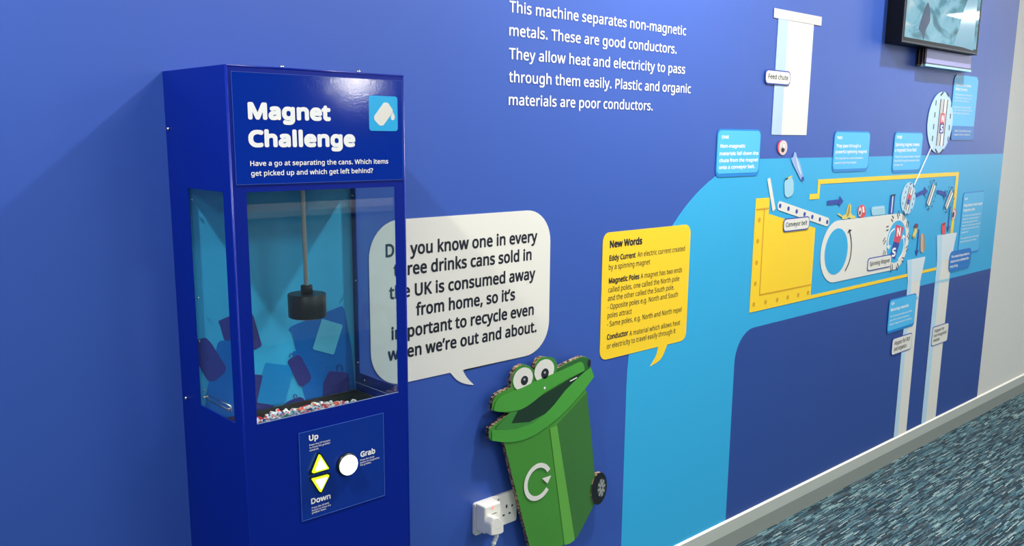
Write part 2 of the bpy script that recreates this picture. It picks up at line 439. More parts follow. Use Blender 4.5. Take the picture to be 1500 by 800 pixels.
# black tray with sloping ends
TX0, TX1, TY0, TY1, TZ0, TZ1 = X0+.006, X1-.006, -.248, -.071, .862, H-.5385
bm = bmesh.new()
def quad(bm, *p, mi=0):
    f = bm.faces.new([bm.verts.new(q) for q in p]); f.material_index = mi; return f
ri_ = .03
box(bm, TX0, TX1, TY0, TY1, TZ0-.006, TZ0)
box(bm, TX0, TX1, TY1-.003, TY1, TZ0, TZ1); box(bm, TX0, TX1, TY0, TY0+.003, TZ0, TZ1-.012)
box(bm, TX0, TX0+.003, TY0+.003, TY1-.003, TZ0, TZ1); box(bm, TX1-.003, TX1, TY0+.003, TY1-.003, TZ0, TZ1)
# curved fillet ends and back
for k in range(6):
    a0, a1 = PI/2*k/6, PI/2*(k+1)/6; R_ = .034
    for s, xe in ((-1, TX1-.003), (1, TX0+.003)):
        p = [(xe+s*R_*(1-math.cos(a)), TZ0+R_*(1-math.sin(a))) for a in (a0, a1)]
        quad(bm, (p[0][0], TY0+.003, p[0][1]), (p[1][0], TY0+.003, p[1][1]), (p[1][0], TY1-.003, p[1][1]), (p[0][0], TY1-.003, p[0][1]))
m_tray = mat('tray_plastic', srgb(40, 40, 36), .38, bump=(60, .2, .002))
part('collection_tray', bm, m_tray, cab)

# panes
fp = part('front_pane', nb(fx0-.012, fx1+.012, YC+T+.0005, YC+T+.0025, zw0-.012, zw1+.012), m_pane, cab)
for nme, a in (('left_pane', X0+T+.0005), ('right_pane', X1-T-.0025)):
    part(nme, nb(a, a+.002, -.2475, YB-.001, zw0-.021, zw1+.018), m_pane, cab)
m_edge = mat('pane_edge', srgb(150, 170, 205), .25)
bm = bmesh.new()
for xx in (X1-T-.0032,):
    box(bm, xx-.0004, xx, -.2475, YB-.002, zw0-.0222, zw0-.021); box(bm, xx-.0004, xx, YB-.0022, YB-.0014, zw0-.021, zw1+.018)
part('pane_edge', bm, m_edge, cab)
bm = bmesh.new(); box(bm, fx0, fx1, YC-.0003, YC+.0002, zw0-.0006, zw0+.0004)
part('sill_edge', bm, m_edge, cab)

def bolt(x, y, z, axis, r=.0035, L_=.004, par=cab):
    bm = bmesh.new(); a = Vector(axis)
    p = Vector((x, y, z)); tube(bm, [p, p+a*L_*.5, p+a*L_], [r, r*.95, r*.5], 10)
    part('bolt', bm, m_chrome, par, True)
for px, py in ((248, 189), (274, 583)):
    y_, z_ = onx(px, py, X0); bolt(X0, y_, z_, (-1, 0, 0), .0035, .005)
for px, py in ((407, 96), (519, 104)):
    x_, z_ = on(px, py, YC+.02); bolt(x_, -.247, ZT-.0005, (0, 0, 1), .0045, .006)
for px, py in ((516, 286), (521, 411), (524, 531), (534, 557), (568, 590)):
    y_, z_ = onx(px, py, X1-.006)
    if y_ > -.245 and z_ > zw0-.02: bolt(X1-.0045, y_, z_, (-1, 0, 0), .0026, .003)
for px, py in ((276, 293), (285, 436), (287, 500), (294, 571)):
    y_, z_ = onx(px, py, X0+.002); bolt(X0+.0046, y_-.006, z_, (1, 0, 0), .0026, .003)
# slotted rail low on the left window
ya, za = onx(303, 578, X0+.012); yb_, zb_ = onx(338, 595, X0+.012)
bm = bmesh.new()
tube(bm, [(X0+.012, ya, za), (X0+.012, yb_, zb_)], .0016, 8); tube(bm, [(X0+.012, ya, za-.009), (X0+.012, yb_, zb_-.009)], .0022, 8)
for yy, zz in ((ya, za), (yb_, zb_)): tube(bm, [(X0+.012, yy, zz), (X0+.012, yy, zz-.009)], .002, 8); tube(bm, [(X0+.0045, yy, zz-.004), (X0+.0125, yy, zz-.004)], .0022, 8)
part('slotted_rail', bm, m_chrome, cab, True)

# magnet on its sprung steel hose
m_mag = mat('magnet_black', srgb(24, 27, 28), .38, 0, .5)
MX, MY = .8485, -.163
mz0, mz1 = H-.3435, H-.2985
bm = bmesh.new()
tube(bm, [(MX, MY, mz0), (MX, MY, mz0+.0015), (MX, MY, mz1-.001), (MX, MY, mz1)], [.0345, .0358, .0358, .0348], 48)
mag = part('magnet_head', bm, m_mag, cab)
bm = bmesh.new(); tube(bm, [(MX, MY, mz1-.001), (MX, MY, mz1+.0145), (MX, MY, mz1+.016)], [.0112, .0112, .010], 28); part('collar', bm, m_mag, mag)
bm = bmesh.new(); tube(bm, [(MX, MY, mz0-.0012), (MX, MY, mz0+.0004)], .0315, 40); part('steel_face', bm, m_chrome, mag)
bm = bmesh.new(); pts, rr = [], []
z = mz1+.014; ztop = 1.405; n = 0
while z < ztop:
    s = (z-mz1)/(ztop-mz1); xo = MX-.001*math.sin(s*PI)-.001*s
    pts.append((xo, MY, z)); rr.append(.0054 if n % 2 else .0028); z += .0023; n += 1
tube(bm, pts, rr, 14)
part('steel_hose', bm, mat('hose_steel', srgb(205, 190, 172), .3, .6), mag)

# header sign
SX0, SX1, SZ0, SZ1 = .6725, 1.0103, H-.0848, H+.0978
YS = YC-.0012
sg = part('header_sign', nb(SX0, SX1, YS, YC, SZ0, SZ1), m_sign, cab)
bm = bmesh.new(); ring(bm, rrect(SX0, SX1, SZ0, SZ1, .0005, 2), rrect(SX0+.0006, SX1-.0006, SZ0+.0006, SZ1-.0006, .0005, 2), YS-.0002, .0003)
part('sign_edge', bm, mat('sign_edge', srgb(60, 96, 190), .3), sg)
bm = bmesh.new(); yl = YS-.0004
wpx(bm, 'Magnet', (362.7, 174.7), (484, 177.9), .0285, yl, 0, .085, 5, 0, YC)
wpx(bm, 'Challenge', (363.5, 214.7), (520, 216.5), .0285, yl, 0, .085, 5, 0, YC)
wpx(bm, 'Have a go at separating the cans. Which items', (366, 241.3), (568, 241.3), .0084, yl, 0, .03, 3, 0, YC)
wpx(bm, 'get picked up and which get left behind?', (367.2, 256), (545.9, 254.7), .0084, yl, 0, .03, 3, 0, YC)
part('sign_lettering', bm, m_white, sg)
z1p = Zm(220, 80, 3.75, YC)
c4 = z1p((1197, 222), (1355, 233), (1202, 415), (1357, 424))
ix0, ix1 = (c4[0][0]+c4[2][0])/2, (c4[1][0]+c4[3][0])/2; iz1, iz0 = (c4[0][1]+c4[1][1])/2, (c4[2][1]+c4[3][1])/2
part('can_icon_badge', plate(bmesh.new(), rrect(ix0, ix1, iz0, iz1, .0055), YS-.0006, .0006), mat('badge_blue', srgb(20, 170, 226), .3), sg)
bm = bmesh.new()
plate(bm, roundpoly(z1p((1226, 340), (1280, 264), (1302, 264), (1330, 306), (1322, 328), (1276, 390), (1256, 390), (1228, 358)), .0022, 4), YS-.0010, .0004)
plate(bm, roundpoly(z1p((1330, 314), (1341, 342), (1336, 360), (1322, 360), (1318, 342)), .002, 4), YS-.0010, .0004)
part('can_icon', bm, m_cream, sg)

# control panel
PX0, PX1, PZ0, PZ1 = .7695, .9545, H-.706, H-.535
cp = part('control_panel', nb(PX0, PX1, YS, YC, PZ0, PZ1), mat('control_panel', srgb(6, 46, 140), .24, spec=.4), cab)
bm = bmesh.new(); ring(bm, rrect(PX0, PX1, PZ0, PZ1, .0004, 2), rrect(PX0+.0006, PX1-.0006, PZ0+.0006, PZ1-.0006, .0004, 2), YS-.0002, .0003)
part('panel_edge', bm, mat('panel_edge', srgb(80, 120, 210), .3), cp)
bm = bmesh.new(); z4 = (420, 590, 4.211)
def cpw(s, a, b_, cap, bo=0):
    wpx(bm, s, (420+a[0]/4.211, 590+a[1]/4.211), (420+b_[0]/4.211, 590+b_[1]/4.211), cap, yl, 0, bo, 3, 0, YC)
cpw('Up', (135, 237), (193, 222), .0112, .06)
cpw('Press the UP button', (137, 267), (265, 235), .0033, .015); cpw('to move the grabber', (138, 283), (267, 250), .0033, .015); cpw('upwards.', (138, 299), (195, 285), .0033, .015)
cpw('Grab', (452, 335), (543, 312), .0112, .06)
cpw('Press the Grab', (450, 359), (537, 336), .0033, .015); cpw('button to magnetise', (450, 374), (568, 343), .0033, .015); cpw('the grabber.', (450, 389), (520, 371), .0033, .015)
cpw('Down', (148, 624), (268, 592), .0112, .06)
cpw('Press the DOWN', (152, 652), (258, 624), .0033, .015); cpw('button to move the', (153, 667), (270, 636), .0033, .015); cpw('grabber down.', (153, 682), (243, 659), .0033, .015)
part('panel_lettering', bm, m_white, cp)
m_bez = mat('button_bezel', srgb(10, 18, 14), .35)
m_btn = mat('lit_arrow', srgb(235, 250, 120), .3, emit=3.5, ecol=srgb(246, 255, 190))
m_btn2 = mat('lit_round', srgb(250, 255, 255), .3, emit=1.4, ecol=srgb(246, 252, 255))
m_btnr = mat('lit_rim', srgb(190, 235, 20), .3, emit=1.0, ecol=srgb(214, 250, 30))
z4p = Zm(420, 590, 4.211, YC-.006)
for up, core, bez in ((1, [(200, 316), (154, 434), (256, 404)], [(198, 300), (136, 447), (266, 404)]), (0, [(152, 470), (259, 442), (205, 552)], [(138, 463), (268, 428), (206, 566)])):
    q = Zm(420, 590, 4.211, YC-.002)(*bez)
    b_ = part('arrow_button', plate(bmesh.new(), roundpoly(q, .004), YS-.004, .004), m_bez, cp)
    q = z4p(*core); part('button_rim', plate(bmesh.new(), roundpoly(q, .003), YS-.0085, .0045), m_btnr, b_)
    cx = sum(p[0] for p in q)/3; cz = sum(p[1] for p in q)/3
    q2 = [(cx+(p[0]-cx)*.72, cz+(p[1]-cz)*.72) for p in q]
    part('button_lens', plate(bmesh.new(), roundpoly(q2, .003), YS-.0092, .0008), m_btn, b_)
gx, gz = on(510.7, 681.4, YC-.008)
gr_ = (z4p((382, 325))[0][1]-z4p((382, 446))[0][1])/2
bm = bmesh.new(); tube(bm, [(gx, YS, gz), (gx, YS-.004, gz), (gx, YS-.006, gz)], [gr_*1.16, gr_*1.14, gr_*1.03], 40)
gb = part('grab_button', bm, m_bez, cp)
bm = bmesh.new(); tube(bm, [(gx, YS-.005, gz), (gx, YS-.0085, gz), (gx, YS-.0105, gz)], [gr_, gr_, gr_*.9], 40); part('button_lens', bm, m_btn2, gb)
bm = bmesh.new()
for k in range(9):
    a = PI*(.25+.06*k); tube(bm, [(gx+gr_*1.09*math.cos(a), YS-.0058, gz+gr_*1.09*math.sin(a)), (gx+gr_*1.09*math.cos(a), YS-.0066, gz+gr_*1.09*math.sin(a))], .0008, 6)
part('bezel_studs', bm, m_chrome, gb)

# crushed can pieces in the tray
def can_mesh(k):
    rnd = random.Random(k); bm = bmesh.new(); n = 9; L_ = rnd.uniform(.013, .020); r = rnd.uniform(.0048, .0066)
    prof = [(0, .55), (.06, .8), (.15, 1), (.4, rnd.uniform(.7, 1)), (.6, rnd.uniform(.7, 1)), (.85, 1), (.94, .8), (1, .6)]
    tube(bm, [(L_*(p-.5), 0, 0) for p, _ in prof], [r*q for _, q in prof], n)
    for v in bm.verts:
        v.co.z *= rnd.uniform(.5, .65); v.co.x += rnd.uniform(-.0006, .0006); v.co.y += rnd.uniform(-.0007, .0007)+.0014*math.sin(v.co.x*260+k)
        v.co.z += .0012*math.sin(v.co.x*330+k*2)
    for f in bm.faces:
        c = f.calc_center_median(); f.smooth = False
        f.material_index = 1 if abs(c.x) > L_*.36 else (2 if rnd.random() < .3 else 0)
    me = bpy.data.meshes.new('can_piece'); bm.to_mesh(me); bm.free(); return me
m_tin = mat('tin_silver', srgb(215, 216, 214), .35, .4)
pal = [('red', srgb(226, 30, 36)), ('white', srgb(236, 234, 230)), ('orange', srgb(250, 104, 48)), ('silver', srgb(196, 200, 204)), ('navy', srgb(40, 70, 150)),
       ('teal', srgb(90, 190, 170)), ('pink', srgb(246, 130, 136))]
sec = [srgb(240, 238, 236), srgb(220, 70, 60), srgb(250, 240, 230), srgb(70, 100, 150), srgb(230, 230, 235), srgb(236, 240, 236), srgb(240, 240, 240)]
protos = {}
for i, (nme, c) in enumerate(pal):
    ma = mat('can_'+nme, c, .35, .1); mb_ = mat('can2_'+nme, sec[i], .35, .1)
    protos[nme] = []
    for k in range(4):
        me = can_mesh(i*10+k)
        for q in (ma, m_tin if k % 2 else mb_, mb_): me.materials.append(q)
        protos[nme].append(me)
def pile_h(x, y):
    """height of the heap of pieces"""
    s = (y-(-.085))/(-.245+.085)                  # 0 back, 1 front
    h = .884+.030*min(1, max(0, s*1.25))
    if x > .93: h -= .055*min(1, (x-.93)/.06)
    return h
cnt = 0; rows = 11
for j in range(rows):
    yy = -.087-.0145*j
    nx = 20
    for i in range(nx):
        xx = .682+i*.0158+(.008 if j % 2 else 0)
        if xx > .995-.02*(j < 4): continue
        h = pile_h(xx, yy)
        if h < .876: continue
        nme = random.choices([p[0] for p in pal], [6, 4.5, 3.5, 2, 2, 2, 2.5])[0]
        if .87 < xx < .93 and j < 7 and random.random() < .5: nme = random.choice(['red', 'orange'])
        o = bpy.data.objects.new('can_piece', random.choice(protos[nme])); C.objects.link(o)
        o.location = (xx+random.uniform(-.003, .003), max(-.238, min(-.084, yy+random.uniform(-.003, .003))), h+random.uniform(-.002, .005))
        o.rotation_euler = (random.uniform(-.7, .7), random.uniform(-.55, .55), random.uniform(0, PI))
        px_ = ['at the left end', 'left of centre', 'at the centre', 'right of centre', 'at the right end'][min(4, int((xx-.68)/.064))]
        py_ = ['along the back', 'halfway across', 'by the front pane'][min(2, j//4)]
        tag(o, 'crumpled %s can piece %s of the heap, %s' % (nme, px_, py_), 'can piece', '%s crumpled can pieces in the cabinet tray' % nme); cnt += 1
# stuff under the visible layer
bm = bmesh.new()
for j in range(10):
    for i in range(24):
        xa, xb = .675+i*.0132, .675+(i+1)*.0132; ya, yb2 = -.077-.0168*j, -.077-.0168*(j+1)
        quad(bm, *[(x, y, max(TZ0+.004, pile_h(x, y)-.006)) for x, y in ((xa, yb2), (xb, yb2), (xb, ya), (xa, ya))])
m_scrap = bpy.data.materials.new('scrap'); m_scrap.use_nodes = True
n_ = m_scrap.node_tree.nodes; vo = n_.new('ShaderNodeTexVoronoi'); vo.inputs['Scale'].default_value = 110
rp = n_.new('ShaderNodeValToRGB'); rp.color_ramp.interpolation = 'CONSTANT'
for k, (p, c) in enumerate(((0, srgb(226, 224, 220)), (.35, srgb(200, 60, 56)), (.5, srgb(190, 195, 200)), (.7, srgb(235, 150, 110)), (.85, srgb(60, 72, 110)))):
    if k < 2: rp.color_ramp.elements[k].position = p; rp.color_ramp.elements[k].color = c
    else: e = rp.color_ramp.elements.new(p); e.color = c
tc = n_.new('ShaderNodeTexCoord'); sx_ = n_.new('ShaderNodeSeparateColor')
m_scrap.node_tree.links.new(tc.outputs['Object'], vo.inputs['Vector']); m_scrap.node_tree.links.new(vo.outputs['Color'], sx_.inputs[0])
m_scrap.node_tree.links.new(sx_.outputs[0], rp.inputs[0]); m_scrap.node_tree.links.new(rp.outputs[0], n_['Principled BSDF'].inputs['Base Color'])
o = obj('can_scraps', bm, m_scrap); tag(o, 'layer of shredded can scraps filling the cabinet tray under the loose pieces', 'scraps'); o['kind'] = 'stuff'

# ---------------------------------------------------------------- wall writing and speech bubbles
YL = YM-.0012
z8 = lambda a, b_: (730+a/4.707, b_/4.707)
bm = bmesh.new(); xt = on(744.9, 90)[0]
zz1 = on(744.9, 17.4)[1]; zz5 = on(744.9, 153.8)[1]
capt = on(744.9, .7)[1]-on(744.9, 17.4)[1]
for k, (s, r) in enumerate((('This machine separates non-magnetic', (1004, 51)), ('metals. These are good conductors.', (990.2, 77.5)), ('They allow heat and electricity to pass', (1002.6, 106.9)),
                            ('through them easily. Plastic and organic', (1010.9, 135.3)), ('materials are poor conductors.', (955.2, 160.8)))):
    write(bm, s, xt, on(*r)[0], zz1+(zz5-zz1)*k/4, capt, YL, .02, 4)
o = obj('wall_lettering', bm, m_white); tag(o, 'five lines of white lettering high on the blue wall, starting This machine separates', 'lettering')

def rect4(tl, tr, br, bl):
    a, b_, c, d = on(*tl), on(*tr), on(*br), on(*bl)
    return (a[0]+d[0])/2, (b_[0]+c[0])/2, (c[1]+d[1])/2, (a[1]+b_[1])/2
# white bubble
x0 = on(541, 450)[0]; x1 = on(804, 430)[0]; z1 = (on(597, 320.8)[1]+on(789.5, 306.8)[1])/2; z0 = (on(583, 562.3)[1]+on(779, 519.3)[1])/2
def bubble(name, label, x0, x1, z0, z1, r, tail, m, y, t=.0012):
    pts = rrect(x0, x1, z0, z1, r, 10)
    # the outline runs from the top right anticlockwise; the tail leaves the bottom edge
    idx = max(i for i, p in enumerate(pts) if p[0] < (x0+x1)/2 and p[1] < (z0+z1)/2)
    pts = pts[:idx+1]+tail+pts[idx+1:]
    o = thing(name, label, 'speech bubble', ((x0+x1)/2, 0, z0))
    part('panel', plate(bmesh.new(), pts, y, t), m, o)
    return o
tl_ = [(on(658.3, 544.8)[0], z0)]+smooth([on(658.3, 544.8), on(668, 556), on(680, 562), on(693.3, 563.7)], 4, False)[1:]+smooth([on(693.3, 563.7), on(684, 554), on(678.5, 545), on(677.5, 539.2)], 4, False)[1:-1]+[(on(677.5, 539.2)[0], z0)]
sb = bubble('speech_bubble', 'large white speech bubble about drinks cans, partly behind the blue cabinet', x0, x1, z0, z1, .085, tl_, m_cream, YL-.0004)
bm = bmesh.new(); y_ = YL-.0007
for s, a, b_ in (('Did you know one in every', (563.7, 375), (786, 356.5)), ('three drinks cans sold in', (575.3, 403.7), (777.6, 382.7)), ('the UK is consumed away', (569, 437), (783, 410.5)),
                 ('from home, so it’s', (608.2, 461.5), (753.5, 440.5)), ('important to recycle even', (572.5, 497.2), (780.8, 462.2)), ('when we’re out and about.', (567.2, 528.7), (785, 486.7))):
    wpx(bm, s, a, b_, .0305, y_, 0, .045, 4)
part('lettering', bm, m_ink, sb)

# yellow bubble
x0 = (on(882.4, 350.3)[0]+on(877.7, 521)[0])/2; x1 = (on(1011.2, 340)[0]+on(1003.5, 493)[0])/2
z1 = (on(889.3, 341.5)[1]+on(1004.9, 328.3)[1])/2; z0 = (on(883.8, 525.9)[1]+on(996.6, 501.1)[1])/2
tl_ = [(on(963.6, 508)[0], z0)]+smooth([on(963.6, 508), on(960, 522), on(951.7, 536.6)], 5, False)[1:]+smooth([on(951.7, 536.6), on(967, 526), on(976.5, 505)], 5, False)[1:-1]+[(on(976.5, 505)[0], z0)]
nb_ = bubble('speech_bubble', 'yellow speech bubble headed New Words beside the sky blue band', x0, x1, z0, z1, .028, tl_, m_yel, YL-.0004)
bm = bmesh.new(); q7 = lambda a, b_: (870+a/3.633, 320+b_/3.633)
for s, a, b_, c, bo in (('New Words', (80, 158), (253, 138), .0215, .075), ('Eddy Current', (78, 228), (218, 208), .0165, .06), ('An electric current created', (228, 206), (480, 172), .0155, 0),
                        ('by a spinning magnet', (75, 275), (295, 243), .0155, 0), ('Magnetic Poles', (75, 348), (238, 322), .0165, .06), ('A magnet has two ends', (245, 320), (465, 285), .0155, 0),
                        ('called poles, one called the North pole', (72, 393), (450, 333), .0155, 0), ('and the other called the South pole.', (70, 440), (423, 378), .0155, 0),
                        ('- Opposite poles e.g. North and South', (68, 483), (443, 418), .0155, 0), ('poles attract', (68, 530), (197, 508), .0155, 0),
                        ('- Same poles, e.g. North and North repel', (66, 573), (462, 500), .0155, 0), ('Conductor', (65, 645), (178, 625), .0165, .06), ('A material which allows heat', (185, 623), (455, 567), .0155, 0),
                        ('or electricity to travel easily through it', (65, 690), (430, 614), .0155, 0)):
    wpx(bm, s, q7(*a), q7(*b_), c, y_, 0, bo or .012, 2)
part('lettering', bm, m_ink, nb_)

# ---------------------------------------------------------------- info cards
def card(name, label, q, fill, edge, lines, r=.02, bw=.008, y=YL-.0012, cat='info card', ink=None, drop=.006):
    x0, x1, z0, z1 = rect4(*q)
    o = thing(name, label, cat, ((x0+x1)/2, 0, z0))
    if edge: part('border', plate(bmesh.new(), rrect(x0-bw*.4, x1+bw*.4, z0-bw*.5-drop, z1+bw*.5, r*1.1), y, .0010), edge, o)
    part('panel', plate(bmesh.new(), rrect(x0, x1, z0, z1, r), y-.0005, .0006), fill, o)
    bm = bmesh.new(); frac_lines(bm, x0, x1, z0, z1, y-.0008, lines); part('lettering', bm, ink or m_white, o)
    return o
card('info_card', 'light blue card headed ONE left of the feed chute', ((1050.5, 191), (1112.5, 192), (1110, 251.5), (1048.5, 255.5)), m_card, m_cardedge,
     [('ONE', .08, .24, .19, .075, .06), ('Non-magnetic', .06, .64, .40, .085, .06), ('materials fall down the', .05, .97, .575, .085, .06), ('chute from the magnet', .05, .97, .735, .085, .06), ('onto a conveyor belt.', .05, .90, .895, .085, .06)], .018, .010)
card('info_card', 'light blue card headed TWO above the yellow machine outline', ((1222.5, 193.5), (1272.5, 194.5), (1270.5, 246.5), (1218.5, 248)), m_card, m_cardedge,
     [('TWO', .05, .20, .19, .08, .06), ('They pass through a', .05, .74, .41, .09, .05), ('powerful spinning magnet', .04, .94, .57, .09, .05), ('The materials are carried towards a', .04, .84, .73, .055, .02), ('powerful spinning magnet.', .04, .66, .85, .055, .02)], .020, .010)
card('info_card', 'light blue card headed THREE right of the card headed TWO', ((1310.5, 195), (1350.5, 195.5), (1346.5, 248.5), (1306, 249)), m_card, m_cardedge,
     [('THREE', .05, .24, .15, .08, .06), ('Spinning magnet creates', .03, .90, .35, .09, .05), ('a magnetic force field', .03, .80, .50, .09, .05), ('The spinning magnet creates a magnetic', .04, .97, .66, .055, .02), ('force field through the materials on the', .04, .94, .77, .055, .02), ('conveyor belt.', .04, .36, .88, .055, .02)], .020, .010)
card('info_card', 'tall light blue card headed FOUR under the wall screen', ((1397.2, 110), (1432, 112), (1425.5, 192), (1390, 193)), m_card, None,
     [('FOUR', .08, .24, .06, .04, .05), ('Force field creates', .08, .70, .20, .05, .05), ('Eddy Currents', .08, .56, .275, .05, .05), ('The magnetic force field passes', .08, .78, .36, .03, .02), ('through the non-magnetic metals', .08, .78, .415, .03, .02), ('and a current is formed.', .08, .68, .47, .03, .02),
      ('Magnets have poles and an Eddy', .08, .78, .58, .03, .02), ('Current flows through the metal, so', .08, .84, .635, .03, .02), ('it has magnetic poles of its own.', .08, .74, .69, .03, .02)], .03)
card('info_card', 'darker blue strip card at the foot of the card headed FOUR', ((1393.3, 184.5), (1426, 185), (1423.5, 204.5), (1391.8, 205.5)), m_carddark, None,
     [('Eddy Current: when a moving', .12, .86, .42, .14, .02), ('magnet meets a conductor', .10, .84, .68, .14, .02)], .01, y=YL-.0022)
card('info_card', 'outlined light blue card headed FIVE at the right end of the band', ((1411, 283), (1441, 281), (1432.5, 365), (1402, 373)), mat('card_fade', srgb(72, 180, 228), .42), m_cardedge,
     [('FIVE', .06, .2, .11, .035, .05), ('Magnetised metal repels', .05, .94, .22, .045, .05), ('magnetic poles', .05, .6, .30, .045, .05), ('The metal is now magnetised so it', .05, .92, .385, .028, .02), ('repels the magnetic poles of', .05, .84, .44, .028, .02),
      ('the spinning magnet and so is', .05, .80, .495, .028, .02), ('thrown from the conveyor belt. The', .05, .94, .55, .028, .02), ('same force does not act on the', .05, .88, .605, .028, .02), ('organics.', .05, .4, .66, .028, .02),
      ('The opposite poles of the metal', .06, .92, .76, .028, .02), ('are pushed away from the belt.', .05, .84, .815, .028, .02)], .016, .010)
card('info_card', 'dark blue card on the metals drop, right of the right hopper', ((1390.3, 368.5), (1421.5, 362.5), (1419.5, 391), (1386.8, 399.5)), m_carddark, None,
     [('The metal drops down a', .07, .90, .33, .12, .05), ('chute to be collected for', .06, .90, .56, .12, .05), ('recycling.', .06, .42, .80, .12, .05)], .03, y=YL-.0030)
card('info_card', 'light blue card headed SIX over the left hopper pipe', ((1302, 440.5), (1340, 431), (1337, 474), (1298.5, 484.5)), m_card, m_cardedge,
     [('SIX', .06, .17, .15, .08, .06), ('Removing materials', .05, .72, .36, .10, .05), ('The remaining materials drop off the', .05, .88, .56, .055, .02), ('end of the conveyor belt into a', .05, .78, .69, .055, .02), ('hopper, ready to be sent to recycling.', .05, .9, .82, .055, .02)], .016, .010, y=YL-.0032)
m_ltag = m_white
def nametag(label, q, lines, y=YL-.0032):
    return card('name_tag', label, q, m_cream, m_inkblue, lines, .014, .008, y, 'name tag', m_ink, 0)
nametag('white name tag reading Feed chute on the pale chute', ((1120.2, 103.5), (1155.5, 106), (1154.5, 123.5), (1119.8, 121.5)), [('Feed chute', .09, .92, .66, .40, .03)])
nametag('white name tag reading Conveyor belt under the sloping belt', ((1147, 322), (1183.6, 318), (1182.5, 334.3), (1146, 338.3)), [('Conveyor belt', .07, .92, .66, .40, .03)])
nametag('white name tag reading Spinning Magnet at the foot of the white drum', ((1270, 378.5), (1303.5, 374.5), (1303, 389.8), (1269.5, 395.5)), [('Spinning Magnet', .07, .94, .64, .38, .03)])
nametag('white name tag reading Hopper for RDF and organics on the left pipe', ((1306.5, 497), (1334, 488.2), (1332.5, 511), (1304, 519)), [('Hopper for RDF', .1, .92, .42, .26, .03), ('and organics', .1, .74, .80, .26, .03)])
nametag('white name tag reading Hopper for non-magnetic metals on the right pipe', ((1365, 480), (1387.5, 473), (1386, 498.5), (1363, 506.5)), [('Hopper for', .1, .72, .30, .18, .03), ('non-magnetic', .08, .92, .56, .18, .03), ('metals', .08, .48, .82, .18, .03)])

# ---------------------------------------------------------------- drawn sorting machine
dia = thing('sorting_machine_picture', 'wall picture of a yellow walled machine with white drum, sloping belt and two pale hoppers', 'wall picture', (on(1250, 360)[0], 0, .1))
zc = Zm(1090, 250, 3.635); zd = Zm(1190, 250, 4.706); ze = Zm(1300, 220, 4.444); zf = Zm(1280, 330, 4.0); zg = Zm(1040, 180, 5.0); zh = Zm(1090, 0, 3.808)
Y1 = YL-.0003
def pl(name, pts, m, lay=0, par=dia): return part(name, plate(bmesh.new(), pts, Y1-.0005*lay, .0005), m, par)
# feed chute
a = [on(1139.9, 26), on(1191.9, 33), on(1180, 198), on(1128.9, 197.3)]
cx0, cx1 = (a[0][0]+a[3][0])/2, (a[1][0]+a[2][0])/2; cz0 = (a[2][1]+a[3][1])/2; cz1 = (a[0][1]+a[1][1])/2
fc = pl('feed_chute', rrect(cx0, cx1, cz0, cz1, .001, 1), m_cream, 0)
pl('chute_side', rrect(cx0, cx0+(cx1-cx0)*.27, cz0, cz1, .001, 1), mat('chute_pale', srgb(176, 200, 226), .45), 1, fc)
zcap = (on(1137.8, 13)[1]+on(1195, 23)[1])/2
pl('chute_cap', rrect(cx0-.03, cx1+.05, cz1-.005, zcap, .001, 1), m_greyp, 2, fc)
# housing
hl = on(1100, 400)[0]; hz = (on(1096, 458.5)[1]+on(1187, 440)[1])/2
lowb = [on(1280, 416), on(1327.5, 406), on(1371, 395.5)]; lowt = [on(1280, 411.2), on(1327.5, 402), on(1371, 391.2)]
zlb = sum(p[1] for p in lowb)/3; zlt = sum(p[1] for p in lowt)/3
xh1 = zc((62, 150))[0][0]; xh1 = (on(1107, 291.3)[0]+on(1096, 458.5)[0])/2
xh2 = (on(1126.3, 289)[0]+on(1125.2, 313.3)[0])/2; xh3 = (on(1193.2, 333.9)[0]+on(1186.8, 430.2)[0])/2
zht = (on(1107, 291.3)[1]+on(1126.3, 289)[1])/2
xend = on(1404, 252)[0]
hs = pl('yellow_housing', [(xh1, zlb), (xend-.0, zlb), (xend, zlt), (xh3, zlt), (xh3, on(1193.2, 333.9)[1]), (xh2, on(1125.2, 313.3)[1]), (xh2, zht), (xh1, zht)], m_yel, 1)
bm = bmesh.new()
stroke(bm, zc((60, 208), (128, 200)), .006, Y1-.0010, .0004); stroke(bm, zc((104, 204), (78, 662)), .006, Y1-.0010, .0004); stroke(bm, zc((78, 662), (352, 607)), .006, Y1-.0010, .0004)
part('housing_seams', bm, m_yeld, hs)
for p in zc((77, 262), (68, 375), (62, 490), (55, 602), (47, 712), (110, 700), (172, 688), (228, 675), (284, 662), (336, 650)):
    bm = bmesh.new(); plate(bm, circ(p[0], p[1], .0085, n=12), Y1-.0010, .0004); part('rivet_dot', bm, m_yeld, hs)
# upper yellow pipe outline
ztt = (on(1198, 262.4)[1]+on(1406, 252.2)[1])/2; ztb = (on(1201, 270)[1]+on(1404, 257)[1])/2
xs = (on(1197.5, 270)[0]+on(1195.8, 285)[0])/2; xs2 = xs+(ztt-ztb); xf = on(1185, 288)[0]; zf1 = on(1190, 284)[1]; zf0 = on(1190, 292)[1]
pl('yellow_outline', [(xs, ztt), (xend, ztt), (xend, on(1402, 345)[1]), (xend-.03, on(1402, 345)[1]), (xend-.03, ztb), (xs2, ztb), (xs2, zf0), (xf, zf0), (xf, zf1), (xs, zf1)], m_yel, 1)
